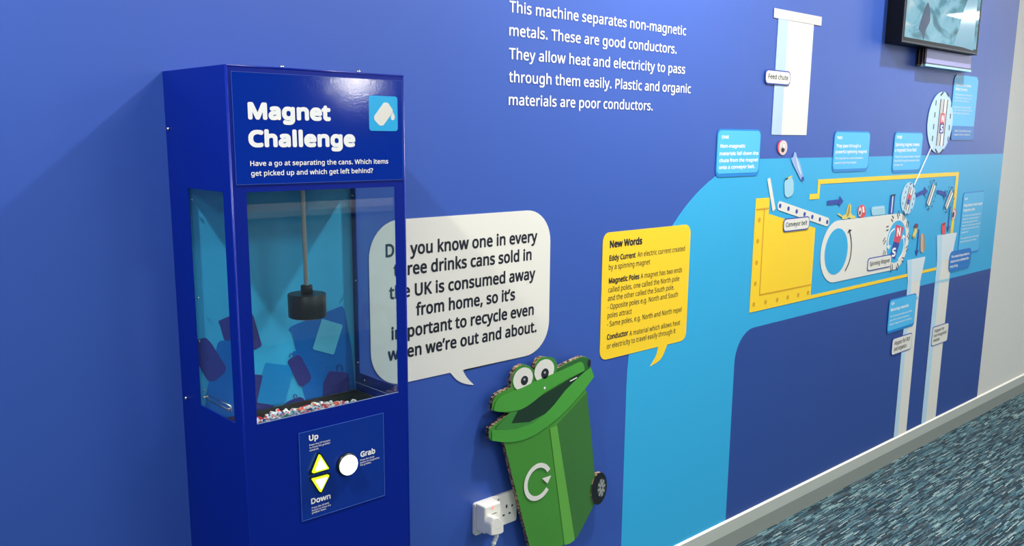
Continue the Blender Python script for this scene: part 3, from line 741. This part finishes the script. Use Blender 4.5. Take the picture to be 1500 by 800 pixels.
# slat, conveyor
pl('white_slat', zc((119, 45), (135, 38), (163, 203), (148, 219)), m_cream, 2)
ca, cb_ = zc((187, 187))[0], zc((438, 273))[0]
rr_ = (zc((187, 162))[0][1]-zc((187, 211))[0][1])/2
d = (Vector(cb_)-Vector(ca)); an = math.atan2(d.y, d.x)
cpts = circ(ca[0], ca[1], rr_, n=16, a0=an+PI/2, a1=an+3*PI/2)+circ(cb_[0], cb_[1], rr_, n=16, a0=an-PI/2, a1=an+PI/2)
cv = pl('conveyor_belt', cpts, m_cream, 2)
for k in range(7):
    p = Vector(ca)+d*(k/6)
    bm = bmesh.new(); plate(bm, circ(p.x, p.y, rr_*.50, n=20), Y1-.0015, .0005); part('roller_dot', bm, m_inkblue, cv)
# drum belt
dl = on(1229.3, 322.7); dlb = on(1217.6, 414)
zt_, zb__ = dl[1], dlb[1]
dr = [on(1313.2, 313), on(1306, 397)]
R_ = (zt_-zb__)/2; zcn = (zt_+zb__)/2; xL = on(1201, 371)[0]+R_; xRr = on(1330, 350)[0]-R_
drum = pl('white_drum', circ(xRr, zcn, R_, n=32, a0=-PI/2, a1=PI/2)+circ(xL, zcn, R_, n=32, a0=PI/2, a1=3*PI/2), m_cream, 2)
rh = (on(1226, 334.6)[1]-on(1219.8, 402.6)[1])/2
pl('drum_hole', circ(xL, zcn, rh, n=40), m_sky, 3, drum); pl('magnet_hole', circ(xRr, zcn, rh, n=40), m_sky, 3, drum)
bm = bmesh.new()
aa = smooth(zd((220, 690), (250, 620), (262, 540), (260, 470), (248, 412)), 5, False); stroke(bm, aa, .006, Y1-.002, .0004)
part('direction_line', bm, m_ink, drum)
bm = bmesh.new(); stroke(bm, zd((238, 430), (247, 410), (262, 412)), .006, Y1-.002, .0004); part('direction_tip', bm, m_ink, drum)
for k in range(13):
    a = 2*PI*k/13+.1
    for rr2, da in ((R_*1.0, .0), (R_*.92, .10)):
        if math.cos(a+da) < -.8 and False: continue
        p = (xRr+rr2*math.cos(a+da), zcn+rr2*math.sin(a+da))
        lean = a+.7
        bm = bmesh.new(); stroke(bm, [(p[0]-.010*math.cos(lean), p[1]-.015*math.sin(lean)), (p[0]+.010*math.cos(lean), p[1]+.015*math.sin(lean))], .0045, Y1-.002, .0004)
        part('motion_mark', bm, m_ink, drum)
for pts, mm, ch, cpos in ((((573, 372), (622, 390), (594, 500), (555, 488)), m_red, 'N', (588, 422)), (((555, 488), (594, 500), (562, 612), (526, 592)), m_inkblue, 'S', (554, 562))):
    q = pl('magnet_pole', zd(*pts), mm, 4, drum)
    c = zd(cpos)[0]; bm = bmesh.new(); write(bm, ch, c[0]-.018, c[0]+.018, c[1]-.019, .038, Y1-.0026, .07); part('pole_letter', bm, m_white, drum)
for pts, sm_ in ((((560, 400), (530, 430), (515, 490), (520, 530)), 1), (((508, 520), (520, 538), (530, 515)), 0), (((585, 612), (612, 570), (625, 510), (620, 455)), 1), (((610, 470), (621, 445), (632, 462)), 0)):
    bm = bmesh.new(); q = zd(*pts); stroke(bm, smooth(q, 4, False) if sm_ else q, .007, Y1-.0022, .0004); part('turning_arrow' if sm_ else 'arrow_tip', bm, m_white, drum)
# hoppers
def hopper(name, funnel, tube_, ringq, par=dia):
    t_ = pl(name, tube_, m_cream, 2); 
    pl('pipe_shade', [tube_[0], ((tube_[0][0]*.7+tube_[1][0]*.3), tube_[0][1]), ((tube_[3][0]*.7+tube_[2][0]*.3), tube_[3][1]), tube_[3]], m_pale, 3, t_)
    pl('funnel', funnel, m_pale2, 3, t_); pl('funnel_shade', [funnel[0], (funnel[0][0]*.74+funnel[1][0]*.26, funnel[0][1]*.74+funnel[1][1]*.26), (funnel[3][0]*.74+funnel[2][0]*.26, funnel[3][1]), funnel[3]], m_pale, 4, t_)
    pl('pipe_ring', ringq, m_ice, 4, t_)
xa = (on(1328, 413.7)[0]+on(1308.8, 640)[0])/2; xb = (on(1346.5, 410.5)[0]+on(1327, 630.5)[0])/2
f4 = zf((190, 205), (298, 183), (268, 322), (192, 338))
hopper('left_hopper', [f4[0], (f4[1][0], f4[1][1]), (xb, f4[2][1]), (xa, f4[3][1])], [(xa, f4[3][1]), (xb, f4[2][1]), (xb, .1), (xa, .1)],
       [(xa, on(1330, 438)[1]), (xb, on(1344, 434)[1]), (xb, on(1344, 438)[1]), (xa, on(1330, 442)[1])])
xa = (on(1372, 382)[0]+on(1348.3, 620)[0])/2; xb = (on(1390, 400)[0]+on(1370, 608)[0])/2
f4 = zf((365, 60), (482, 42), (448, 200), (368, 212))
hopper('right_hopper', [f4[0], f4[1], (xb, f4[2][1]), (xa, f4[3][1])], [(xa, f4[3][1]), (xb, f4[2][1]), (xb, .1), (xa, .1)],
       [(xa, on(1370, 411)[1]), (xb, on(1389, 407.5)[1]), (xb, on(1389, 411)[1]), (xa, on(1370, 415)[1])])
# arrows
def arrow(pts, wd, head, lay=3, nme='blue_arrow'):
    bm = bmesh.new(); p = smooth(pts, 5, False) if len(pts) > 2 else pts
    stroke(bm, p, wd, Y1-.0005*lay, .0005)
    e = Vector(p[-1]); dd = (e-Vector(p[-2])).normalized(); q = Vector((-dd.y, dd.x))
    plate(bm, [tuple(e-dd*head*.15+q*head), tuple(e+dd*head*1.3), tuple(e-dd*head*.15-q*head)], Y1-.0005*lay-.0002, .0005)
    part(nme, bm, m_inkblue, dia)
arrow(zd((97, 222), (182, 213)), .017, .022)
arrow(ze((183, 295), (210, 280), (236, 270)), .017, .022); arrow(ze((320, 272), (345, 276), (366, 288)), .017, .022)
arrow(ze((402, 370), (391, 500)), .009, .018); arrow(ze((200, 515), (187, 655)), .009, .018)
# force circles
def fcircle(name, top, bot, cxp, lay):
    r = (top[1]-bot[1])/2; return pl(name, circ(cxp, (top[1]+bot[1])/2, r, n=44), m_pale, lay), cxp, (top[1]+bot[1])/2, r
zk = Zm(1350, 125, 7.273)
big, bx_, bz_, br_ = fcircle('large_detail_circle', on(1382.3, 134.6), on(1373.4, 224), (on(1359.6, 184)[0]+on(1393, 166)[0])/2, 3)
sm, sx2, sz2, sr2 = fcircle('small_detail_circle', on(1331.3, 267), on(1327, 314.2), (on(1319.6, 290.5)[0]+on(1338.8, 290)[0])/2, 3)
m_rod = mat('rod_grey', srgb(196, 192, 190), .4)
def rod(par, top, bot, wd, lay, magnet=False):
    bm = bmesh.new(); stroke(bm, [top, bot], wd, Y1-.0005*lay, .0005); part('metal_bar', bm, m_rod, par)
    T_, B_ = Vector(top), Vector(bot); dd = (B_-T_).normalized(); q = Vector((-dd.y, dd.x))
    bm = bmesh.new()
    for s in (-.5, 0, .5): stroke(bm, [tuple(T_+q*wd*s), tuple(B_+q*wd*s)], wd*.09, Y1-.0005*lay-.0003, .0004)
    for s in (-1.15, 1.15):
        for k in range(4): stroke(bm, [tuple(T_+(B_-T_)*(k/4+.04)+q*wd*s), tuple(T_+(B_-T_)*(k/4+.15)+q*wd*s)], wd*.10, Y1-.0005*lay-.0003, .0004)
    for e, sg_ in ((T_, -1), (B_, 1)):
        for s in (-.6, .6): stroke(bm, [tuple(e+dd*sg_*wd*.2+q*wd*s), tuple(e+dd*sg_*wd*.42+q*wd*s*.4)], wd*.12, Y1-.0005*lay-.0003, .0004)
    part('bar_outline', bm, m_ink, par)
    bm = bmesh.new(); stroke(bm, [tuple(T_+q*wd*.22), tuple(B_+q*wd*.22)], wd*.3, Y1-.0005*lay-.0002, .0004); part('bar_highlight', bm, m_white, par)
    if magnet:
        m1 = T_+(B_-T_)*.3; m2 = T_+(B_-T_)*.52; m3 = T_+(B_-T_)*.73
        bm = bmesh.new(); stroke(bm, [tuple(m1), tuple(m2)], wd*.62, Y1-.0005*lay-.0008, .0004); part('north_end', bm, m_red, par)
        bm = bmesh.new(); stroke(bm, [tuple(m2), tuple(m3)], wd*.62, Y1-.0005*lay-.0008, .0004); part('south_end', bm, m_inkblue, par)
        if wd > .05:
            bm = bmesh.new()
            for ch, c in (('N', (m1+m2)/2), ('S', (m2+m3)/2)): write(bm, ch, c.x-.013, c.x+.013, c.y-.016, .032, Y1-.0005*lay-.0013, .07)
            part('pole_letters', bm, m_white, par)
rod(big, zk((232, 150))[0], zk((182, 645))[0], .072, 4, True)
rod(sm, ze((150, 245))[0], ze((115, 390))[0], .040, 4, True)
bars = pl('repelled_bars', [ze((299, 232))[0], ze((301, 232))[0], ze((301, 240))[0]], m_rod, 3)
rod(bars, ze((299, 225))[0], ze((257, 355))[0], .040, 4); rod(bars, ze((415, 270))[0], ze((374, 375))[0], .040, 4)
bm = bmesh.new(); stroke(bm, [on(1363.9, 213), on(1337.5, 271)], .009, Y1-.003, .0005); part('pointer_line', bm, m_white, dia)

# small pictures of rubbish
def picture(name, label, layers, cat, lay=3, base=None):
    allp = [p for _, _, pts in layers for p in pts]
    o = thing(name, label, cat, (sum(p[0] for p in allp)/len(allp), 0, min(p[1] for p in allp)))
    for k, (nm, m, pts) in enumerate(layers): part(nm, plate(bmesh.new(), pts, Y1-.0006*(lay+k), .0006), m, o)
    return o
def ell(z, cx, cy, rx, ry, n=20):
    c = z((cx, cy))[0]; a = z((cx, cy-ry))[0]; b_ = z((cx+rx, cy))[0]
    return circ(c[0], c[1], abs(b_[0]-c[0]), abs(a[1]-c[1]), n)
m_redp = mat('print_red', srgb(222, 78, 84), .45); m_pinkp = mat('print_pink', srgb(236, 200, 198), .45); m_bot = mat('print_bottle', srgb(150, 176, 220), .45)
m_bot2 = mat('print_bottle_light', srgb(190, 210, 238), .45); m_jar = mat('print_jar', srgb(158, 206, 222), .45); m_ban = mat('print_banana', srgb(222, 206, 110), .45); m_band = mat('print_banana_dark', srgb(168, 140, 60), .45)
m_tan = mat('print_tan', srgb(206, 166, 140), .45); m_mar = mat('print_maroon', srgb(120, 36, 56), .45); m_dk = mat('print_dark', srgb(30, 32, 44), .45)
picture('can_picture', 'printed red and silver can seen from its top, falling under the feed chute', [('can_side', m_redp, ell(zg, 516, 178, 28, 50)), ('can_top', m_pinkp, ell(zg, 528, 182, 30, 54)), ('rim_inner', m_greyp, ell(zg, 528, 182, 20, 42)), ('opening', m_dk, ell(zg, 524, 198, 12, 17)), ('pull_tab', m_white, ell(zg, 530, 170, 6, 16))], 'can picture')
picture('bottle_picture', 'printed clear plastic bottle falling beside the can picture', [('bottle_body', m_bot, smooth(zg((588, 262), (602, 250), (612, 215), (624, 222), (630, 250), (650, 290), (676, 395), (668, 418), (655, 412), (640, 380), (605, 310)), 3)),
        ('highlight', m_bot2, zg((618, 240), (628, 255), (662, 370), (655, 385), (630, 320))), ('cap', m_inkblue, smooth(zg((662, 402), (676, 394), (679, 418), (668, 425)), 3))], 'bottle picture')
picture('jar_picture', 'printed pale glass jar with a yellow and black lid above the sloping belt', [('jar_body', m_jar, roundpoly(zg((548, 415), (592, 398), (606, 430), (605, 525), (560, 550), (540, 530), (538, 440)), .02)), ('lid', m_ban, zg((540, 410), (592, 385), (596, 395), (545, 418))), ('lid_label', m_dk, zg((540, 410), (560, 400), (562, 410), (545, 418)))], 'jar picture')
picture('banana_peel_picture', 'printed yellow banana peel lying on top of the white drum', [('peel', m_ban, zd((165, 300), (178, 294), (200, 312), (225, 300), (240, 240), (252, 226), (262, 240), (258, 290), (270, 308), (292, 312), (290, 328), (262, 332), (245, 322), (225, 335), (195, 332), (200, 322))),
        ('peel_shadow_side', m_band, zd((246, 240), (252, 232), (250, 290), (240, 312), (228, 318)))], 'banana picture')
picture('can_picture', 'printed crumpled red can standing on the white drum right of the peel', [('can_body', m_redp, smooth(zd((315, 250), (340, 234), (360, 258), (362, 300), (345, 322), (320, 318), (310, 285)), 3)), ('can_end', m_pinkp, ell(zd, 321, 285, 11, 32)), ('opening', m_dk, ell(zd, 320, 290, 5, 15)), ('label_streak', m_white, zd((335, 250), (345, 246), (350, 285), (338, 290)))], 'can picture')
picture('glass_tumbler_picture', 'printed pale clear container lying on the white drum', [('container', m_jar, roundpoly(zd((398, 258), (412, 248), (492, 240), (496, 300), (405, 310)), .012)), ('highlight', m_pale, zd((410, 256), (485, 248), (485, 256), (412, 266)))], 'container picture')
picture('dark_can_picture', 'printed navy blue upright can at the right end of the drum top', [('can_body', m_inkblue, roundpoly(zd((535, 168), (565, 160), (553, 296), (522, 300)), .006)), ('stripe', m_pale2, zd((545, 175), (552, 173), (541, 292), (534, 293))), ('can_top', m_dk, zd((535, 168), (565, 160), (564, 172), (534, 178)))], 'can picture')
picture('apple_core_picture', 'printed eaten apple core falling right of the spinning magnet', [('core', m_ban, smooth(ze((172, 500), (185, 505), (186, 530), (178, 550), (172, 572), (158, 566), (160, 545), (170, 525)), 3)), ('apple_end', m_mar, ell(ze, 181, 493, 12, 16)), ('lower_end', m_band, ell(ze, 163, 566, 7, 8))], 'apple picture')
picture('cardboard_tube_picture', 'printed tan cardboard tube falling above the left hopper', [('tube_body', m_tan, roundpoly(ze((210, 550), (228, 538), (238, 640), (226, 668), (210, 665)), .008)), ('tube_shade', m_band, ze((228, 545), (234, 560), (237, 640), (230, 655)))], 'tube picture')
picture('can_picture', 'printed crushed red can dropping into the right hopper', [('can_body', m_redp, roundpoly(ze((350, 478), (372, 468), (375, 520), (368, 552), (350, 545), (347, 515)), .006)), ('can_shade', m_mar, ze((352, 480), (370, 470), (370, 480), (354, 490)))], 'can picture')
picture('can_picture', 'printed red and silver can falling beside the down arrow at the right', [('can_body', m_redp, ell(ze, 429, 414, 13, 32)), ('can_end', m_pinkp, ell(ze, 425, 420, 11, 33)), ('opening', m_dk, ell(ze, 421, 420, 6, 19))], 'can picture')

# ---------------------------------------------------------------- wheelie bin cut-out
YG = -.034; TH = .013
zb6 = Zm(680, 510, 2.759, YG); zb2 = Zm(700, 510, 5.333, YG)
binr = thing('bin_cutout', 'green wheelie bin cut-out with eyes and open lid on thick corrugated board', 'bin cut-out', (on(800, 700)[0], 0, .34))
m_kraft = bpy.data.materials.new('corrugated_edge'); m_kraft.use_nodes = True
n_ = m_kraft.node_tree.nodes; lk = m_kraft.node_tree.links; tc = n_.new('ShaderNodeTexCoord'); wv = n_.new('ShaderNodeTexNoise'); wv.inputs['Scale'].default_value = 130; wv.inputs['Detail'].default_value = 1
rp = n_.new('ShaderNodeValToRGB'); rp.color_ramp.elements[0].position = .44; rp.color_ramp.elements[0].color = srgb(44, 34, 26); rp.color_ramp.elements[1].position = .56; rp.color_ramp.elements[1].color = srgb(176, 146, 116)
lk.new(tc.outputs['Object'], wv.inputs['Vector']); lk.new(wv.outputs['Fac'], rp.inputs[0]); lk.new(rp.outputs[0], n_['Principled BSDF'].inputs['Base Color'])
G = dict(a=srgb(70, 142, 50), b=srgb(58, 112, 50), c=srgb(98, 168, 66), d=srgb(74, 158, 58), e=srgb(26, 54, 34), f=srgb(62, 134, 56), g=srgb(44, 100, 46))
gm = {k: mat('bin_green_'+k, v, .35, spec=.5, var=.05, varscale=9) for k, v in G.items()}
lid_out = [(112, 490), (110, 450), (122, 400), (145, 365), (195, 335), (255, 312), (262, 250), (275, 200), (305, 150), (350, 127), (400, 138), (440, 172), (452, 120), (475, 82), (510, 68), (560, 74), (600, 105), (622, 158), (700, 112), (810, 65), (850, 70), (880, 90), (882, 140), (880, 152)]
sil_ = zb2(*(lid_out+[(905, 222), (838, 312)]))
body_r = zb6((497, 185), (512, 340), (526, 500), (528, 560), (530, 622), (500, 680), (455, 765), (430, 785), (350, 815), (275, 830))
left_ = zb6((268, 815), (215, 600), (163, 388))+zb2((200, 738), (103, 722), (88, 700), (88, 630), (250, 507), (150, 497))
lidp = thing
board = part('printed_board', plate(bmesh.new(), sil_+body_r+left_, YG, TH, 0, 1), [gm['a'], m_kraft], binr)
yb0 = YG-.0004
def bl(name, pts, m, lay, par=binr, t=.0004): return part(name, plate(bmesh.new(), pts, yb0-.0004*lay, t), m, par)
bl('side_face', zb6((366, 318), (495, 178), (512, 340), (526, 500), (528, 560), (530, 622), (500, 680), (458, 762), (442, 775)), gm['b'], 1)
bl('corner_strip', zb6((345, 325), (374, 312), (446, 775), (425, 790), (405, 796)), gm['c'], 2)
bl('mouth_shadow', zb2((130, 625), (255, 500), (330, 485), (500, 370), (825, 178), (850, 200), (760, 330), (560, 490), (330, 622)), gm['e'], 2)
bl('inner_wall', zb2((130, 632), (252, 500), (310, 489), (285, 535), (258, 588), (400, 578), (520, 515), (545, 490), (560, 500), (450, 590), (330, 630), (200, 645)), gm['f'], 3)
bl('front_lip', zb2((106, 636), (200, 641), (300, 632), (420, 590), (520, 520), (590, 445), (680, 330), (760, 250), (830, 185), (880, 152), (905, 222), (840, 310), (740, 430), (640, 530), (540, 612), (440, 680), (340, 720), (260, 735), (180, 733), (106, 722)), gm['d'], 4)
bl('lid_back', zb2((600, 195), (622, 160), (700, 116), (812, 69), (850, 74), (878, 92), (878, 140), (862, 158), (826, 182), (790, 160)), gm['g'], 4)
bl('lid_front', smooth(zb2((130, 490), (126, 455), (150, 400), (200, 362), (270, 335), (350, 305), (430, 265), (520, 225), (620, 185), (720, 140), (795, 107), (820, 125), (828, 170), (800, 190), (700, 238), (600, 298), (520, 345), (470, 385), (400, 440), (330, 478), (230, 496)), 3), gm['d'], 5)
bl('lid_gleam', zb2((712, 255), (768, 226), (770, 232), (716, 260)), m_white, 6)
bm = bmesh.new(); c = zb2((516, 310))[0]; plate(bm, circ(c[0], c[1], .0035, n=14), yb0-.0027, .0004); part('lid_spark', bm, m_white, binr)
bl('hinge_disc', ell(zb2, 865, 116, 12, 30), m_dk, 6)
for pts, rx, ry, w_, p_, pr in (((350, 235), 88, 100, (352, 236), (361, 252), (28, 36)), ((528, 165), 90, 98, (518, 172), (520, 198), (29, 40))):
    k = 2 if pts[0] == 350 else 3
    e_ = bl('eye', ell(zb2, pts[0]+6, pts[1]-2, rx-8, ry-4, 36), gm['f'], k)
    bl('eye_white', ell(zb2, w_[0]-2, w_[1]+4, 76, 88, 36), m_cream, k+1, e_); bl('pupil', ell(zb2, p_[0], p_[1], pr[0], pr[1], 28), mat('pupil', srgb(38, 38, 42), .25, coat=.5), k+2, e_)
    bl('pupil_glint', ell(zb2, p_[0]-2, p_[1]-8, 8, 9, 12), mat('glint', srgb(170, 170, 172), .3), k+3, e_)
# white loop arrow
c = zb6((296, 540))[0]
ra = abs(zb6((296, 467))[0][1]-c[1]); rxx = abs(zb6((243, 540))[0][0]-c[0]); ra = (ra+rxx)/2*1.04; wd = ra*.25
bm = bmesh.new(); arc = [(c[0]+(ra-wd/2)*math.cos(a), c[1]+(ra-wd/2)*math.sin(a)) for a in [math.radians(28+(322-28)*k/40) for k in range(41)]]
stroke(bm, arc, wd, yb0-.0020, .0004)
plate(bm, zb6((312, 526), (349, 514), (334, 547)), yb0-.0021, .0004)
part('loop_arrow', bm, m_cream, binr)
# wheel on its own small board
zw = Zm(820, 660, 5.714, YG-.004)
wc_ = zw((330, 320))[0]; rz_ = abs(zw((330, 188))[0][1]-zw((330, 452))[0][1])/2; rx_ = abs(zw((392, 318))[0][0]-zw((264, 318))[0][0])/2
wh = part('wheel', plate(bmesh.new(), circ(wc_[0], wc_[1], rx_, rz_, 40), YG-.004, .012, 0, 1), [mat('tyre_black', srgb(20, 24, 26), .4), m_kraft], binr)
hc = zw((348, 312))[0]; hx, hz_ = abs(zw((380, 312))[0][0]-hc[0]), abs(zw((348, 236))[0][1]-hc[1])
part('hub', plate(bmesh.new(), circ(hc[0], hc[1], hx, hz_, 30), YG-.0045, .0005), mat('hub_grey', srgb(70, 76, 74), .4), wh)
bm = bmesh.new()
for k in range(8):
    a = PI*k/4+.2; stroke(bm, [(hc[0]+hx*.2*math.cos(a), hc[1]+hz_*.2*math.sin(a)), (hc[0]+hx*.95*math.cos(a), hc[1]+hz_*.95*math.sin(a))], .006, YG-.0048, .0003)
part('spokes', bm, mat('spoke_grey', srgb(150, 156, 152), .4), wh)
# foam pads that hold it off the wall
for px, py in ((800, 640), (820, 740), (825, 620), (800, 560)):
    a = on(px, py); part('mounting_pad', nb(a[0]-.03, a[0]+.03, YG+TH, YM-.0005, a[1]-.03, a[1]+.03), mat('foam_grey', srgb(60, 60, 60), .8), binr)

# ---------------------------------------------------------------- socket, adapter, plug, cable
m_pl = mat('socket_plastic', srgb(240, 236, 224), .3)
sx0, sx1, sz0, sz1 = 1.398, 1.5455, H-1.019, H-.9315
so = thing('wall_socket', 'white double power socket on the blue wall left of the bin cut-out', 'socket', ((sx0+sx1)/2, 0, sz0))
bm = bmesh.new(); plate(bm, rrect(sx0, sx1, sz0, sz1, .006), -.0095, .0085); part('face_plate', bm, m_pl, so)
zs = Zm(680, 700, 8, -.0098)
for nme, a, w2, h2 in (('socket_hole', (497, 335), .0026, .0045), ('socket_hole', (462, 440), .0036, .0022), ('socket_hole', (532, 413), .0036, .0022), ('neon_dot', (562, 323), .0026, .0028)):
    p = zs(a)[0]; part(nme, nb(p[0]-w2, p[0]+w2, -.0101, -.0094, p[1]-h2, p[1]+h2), m_dk, so)
p = zs((400, 255))[0]; bm = bmesh.new(); tube(bm, [(p[0], -.0094, p[1]), (p[0], -.0104, p[1])], .0028, 12); part('plate_screw', bm, m_chrome, so)
ax0 = on(701, 742, -.012)[0]
YA = -.046
zsA = Zm(680, 700, 8, YA)
al = zsA((240, 350), (430, 278), (240, 668))
adp = thing('plug_adapter', 'white block adapter with red light plugged into the left side of the double socket', 'adapter', (al[0][0], -.02, al[2][1]))
part('adapter_body', nb(al[0][0], al[1][0], YA, -.0105, al[2][1], (al[0][1]+al[1][1])/2, bev=.004), m_pl, adp)
p = zsA((337, 350))[0]; bm = bmesh.new(); tube(bm, [(p[0], YA+.0003, p[1]), (p[0], YA-.0006, p[1])], .0042, 14); part('red_light', bm, mat('neon_red', srgb(255, 120, 110), .4, emit=1.0, ecol=srgb(255, 130, 120)), adp)
p = zsA((285, 440), (380, 410)); part('printed_mark', nb(p[0][0], p[1][0], YA-.0003, YA, (p[0][1]+p[1][1])/2-.0008, (p[0][1]+p[1][1])/2+.0008), m_dk, adp)
YP = -.072
zsP = Zm(680, 700, 8, YP)
pc = zsP((315, 688), (315, 560), (350, 470), (400, 460), (465, 530), (468, 640), (440, 660))
plg = thing('mains_plug', 'white three pin plug with cable in the front of the block adapter', 'plug', (pc[0][0], -.06, pc[0][1]))
bm = bmesh.new(); outl = roundpoly(pc, .006, 5)
n_o = len(outl); cx = sum(q[0] for q in outl)/n_o; cz = sum(q[1] for q in outl)/n_o
rings = []
for y_, s in ((YA, 1.0), (YP+.006, 1.0), (YP+.002, .97), (YP, .9)):
    rings.append([bm.verts.new((cx+(q[0]-cx)*s, y_, cz+(q[1]-cz)*s)) for q in outl])
for a, b_ in zip(rings, rings[1:]):
    for k in range(n_o): bm.faces.new((a[k], a[(k+1) % n_o], b_[(k+1) % n_o], b_[k]))
bm.faces.new(rings[-1]); bm.faces.new(rings[0][::-1]); bmesh.ops.recalc_face_normals(bm, faces=bm.faces)
part('plug_body', bm, m_pl, plg)
q = zsP((365, 608), (430, 590)); part('printed_mark', nb(q[0][0], q[1][0], YP-.0003, YP+.0002, q[0][1]-.0006, q[0][1]+.0006), m_greyp, plg)
ys = (YA+YP)/2-.002; zsC = Zm(680, 700, 8, ys)
cpth = zsC((385, 640), (375, 690), (355, 740), (335, 800), (315, 850), (300, 920))
pts = smooth([(p[0], ys, p[1]) for p in cpth], 5, False)
end = pts[-1]; pts2 = smooth([end, (end[0]+.01, ys+.02, end[1]-.12), (end[0]+.03, -.03, end[1]-.28), (end[0]+.0, -.03, .02), (end[0]-.12, -.035, .006)], 8, False)[1:]
bm = bmesh.new(); L_ = len(pts)
tube(bm, pts+pts2, [(.0062 if (i//2) % 2 == 0 else .0054) if i < 14 else .0038 for i in range(L_+len(pts2))], 10); part('cable', bm, mat('cable_white', srgb(226, 224, 218), .45), plg, True)

# ---------------------------------------------------------------- wall screen
YMn = -.066
a = on(1320, 63.5, YMn); b_ = on(1431.5, 79.5, YMn)
mx0, mx1, mz = a[0], b_[0], (a[1]+b_[1])/2; mtop = mz+.46
mon = thing('wall_screen', 'black framed flat screen with icy blue picture high on the right of the wall', 'screen', ((mx0+mx1)/2, -.06, mz))
m_mon = mat('screen_housing', srgb(12, 15, 22), .4, spec=.15)
part('housing', nb(mx0, mx1, YMn, YM, mz, mtop, bev=.002), m_mon, mon)
bw = .022
part('bezel_line', ring(bmesh.new(), rrect(mx0+.004, mx1-.004, mz+.004, mtop-.004, .003, 2), rrect(mx0+.008, mx1-.008, mz+.008, mtop-.008, .003, 2), YMn-.0006, .0006), mat('bezel_line', srgb(40, 50, 60), .4), mon)
ms = bpy.data.materials.new('screen_picture'); ms.use_nodes = True; n_ = ms.node_tree.nodes; lk = ms.node_tree.links
b0 = n_['Principled BSDF']; b0.inputs['Base Color'].default_value = (.02, .02, .02, 1); b0.inputs['Roughness'].default_value = .03; b0.inputs['Specular IOR Level'].default_value = .25
tc = n_.new('ShaderNodeTexCoord'); n1 = n_.new('ShaderNodeTexNoise'); n1.inputs['Scale'].default_value = 9; n1.inputs['Detail'].default_value = 6; n1.inputs['Distortion'].default_value = .8
mp = n_.new('ShaderNodeMapping'); mp.inputs['Scale'].default_value = (.7, 1, 1.2)
rp = n_.new('ShaderNodeValToRGB'); e = rp.color_ramp.elements
e[0].position = .30; e[0].color = srgb(84, 104, 118); e[1].position = .42; e[1].color = srgb(96, 160, 180)
for p_, c_ in ((.50, srgb(140, 204, 226)), (.60, srgb(160, 214, 234)), (.68, srgb(214, 236, 240))): q = e.new(p_); q.color = c_
lk.new(tc.outputs['Object'], mp.inputs[0]); lk.new(mp.outputs[0], n1.inputs['Vector']); lk.new(n1.outputs['Fac'], rp.inputs[0]); lk.new(rp.outputs[0], b0.inputs['Emission Color']); b0.inputs['Emission Strength'].default_value = .62
scr = part('picture', nb(mx0+bw, mx1-bw, YMn-.0004, YMn+.001, mz+bw, mtop-bw), ms, mon)
m_fig = mat('screen_shape_grey', srgb(40, 46, 60), .1, spec=.2, emit=.45, ecol=srgb(96, 112, 136)); m_fig2 = mat('screen_shape_pale', srgb(60, 80, 90), .1, spec=.2, emit=.5, ecol=srgb(160, 208, 230))
zm = Zm(1280, 0, 7.275, YMn)
part('dark_shape', plate(bmesh.new(), smooth(zm((570, 30), (590, 60), (600, 150), (595, 230), (560, 300), (540, 370), (525, 440), (515, 360), (478, 310), (500, 220), (525, 140)), 3), YMn-.0008, .0003), m_fig, scr)
part('pale_shape', plate(bmesh.new(), zm((1000, 0), (1105, 0), (1056, 540), (850, 475), (905, 310), (960, 100)), YMn-.0008, .0003), m_fig2, scr)
# box and pale shelf strip under the screen
YX = -.042
zx = Zm(1280, 0, 7.275, YX)
q = zx((578, 560), (1050, 640), (1040, 765), (545, 705), (545, 665), (1040, 718))
bx0, bx1 = q[0][0], q[1][0]
mb = thing('equipment_box', 'slim lilac grey box with pale blue lower strip and ribbed side, under the wall screen', 'box', ((bx0+bx1)/2, -.04, q[2][1]))
zlo = (q[2][1]+q[3][1])/2; zmid = (q[4][1]+q[5][1])/2
part('box_body', nb(bx0, bx1, YX+.004, YM, zmid-.002, mz-.001), mat('box_lilac', srgb(150, 146, 200), .35), mb)
part('shelf_strip', nb(bx0-.01, bx1, YX, YM, zlo, zmid-.008), mat('strip_cyan', srgb(160, 216, 234), .3), mb)
part('strip_cap', nb(bx0-.009, bx1, YX+.001, YM, zmid-.008, zmid-.0022), mat('strip_dark', srgb(24, 40, 70), .35), mb)
for k in range(5):
    y0_ = YM-.002-.0075*k
    part('side_rib', nb(bx0-.012, bx0, y0_-.004, y0_, zlo, mz-.001), mat('rib_tan', srgb(150, 116, 98), .5) if k % 2 else mat('rib_dark', srgb(24, 22, 30), .5), mb)

# ---------------------------------------------------------------- room behind the viewer (seen as reflections in the panes)
bn = thing('counter', 'long white counter along the far side of the room', 'counter', (4.5, -4.6, 0))
part('worktop', nb(2.2, 7.2, -4.95, -4.3, .88, .92), m_white_wall, bn); part('counter_front', nb(2.25, 7.15, -4.9, -4.35, .0, .88), mat('counter_grey', srgb(150, 158, 164), .5), bn)
print('pieces', cnt)

sl = thing('added_gleam_lamp', 'unseen round spotlight added on the far wall for the gleam on the cabinet sign', 'spotlight', (5.22, YF, 1.99))  # unseen lamp, added so the header sign catches a highlight
bm = bmesh.new(); tube(bm, [(5.22, YF, 1.99), (5.22, YF+.12, 1.99)], [.05, .12], 20); part('lamp_housing', bm, m_black, sl)
bm = bmesh.new(); tube(bm, [(5.22, YF+.119, 1.99), (5.22, YF+.124, 1.99)], .11, 20); part('lamp_lens', bm, mat('spot_lens', (1, 1, 1, 1), emit=95), sl)
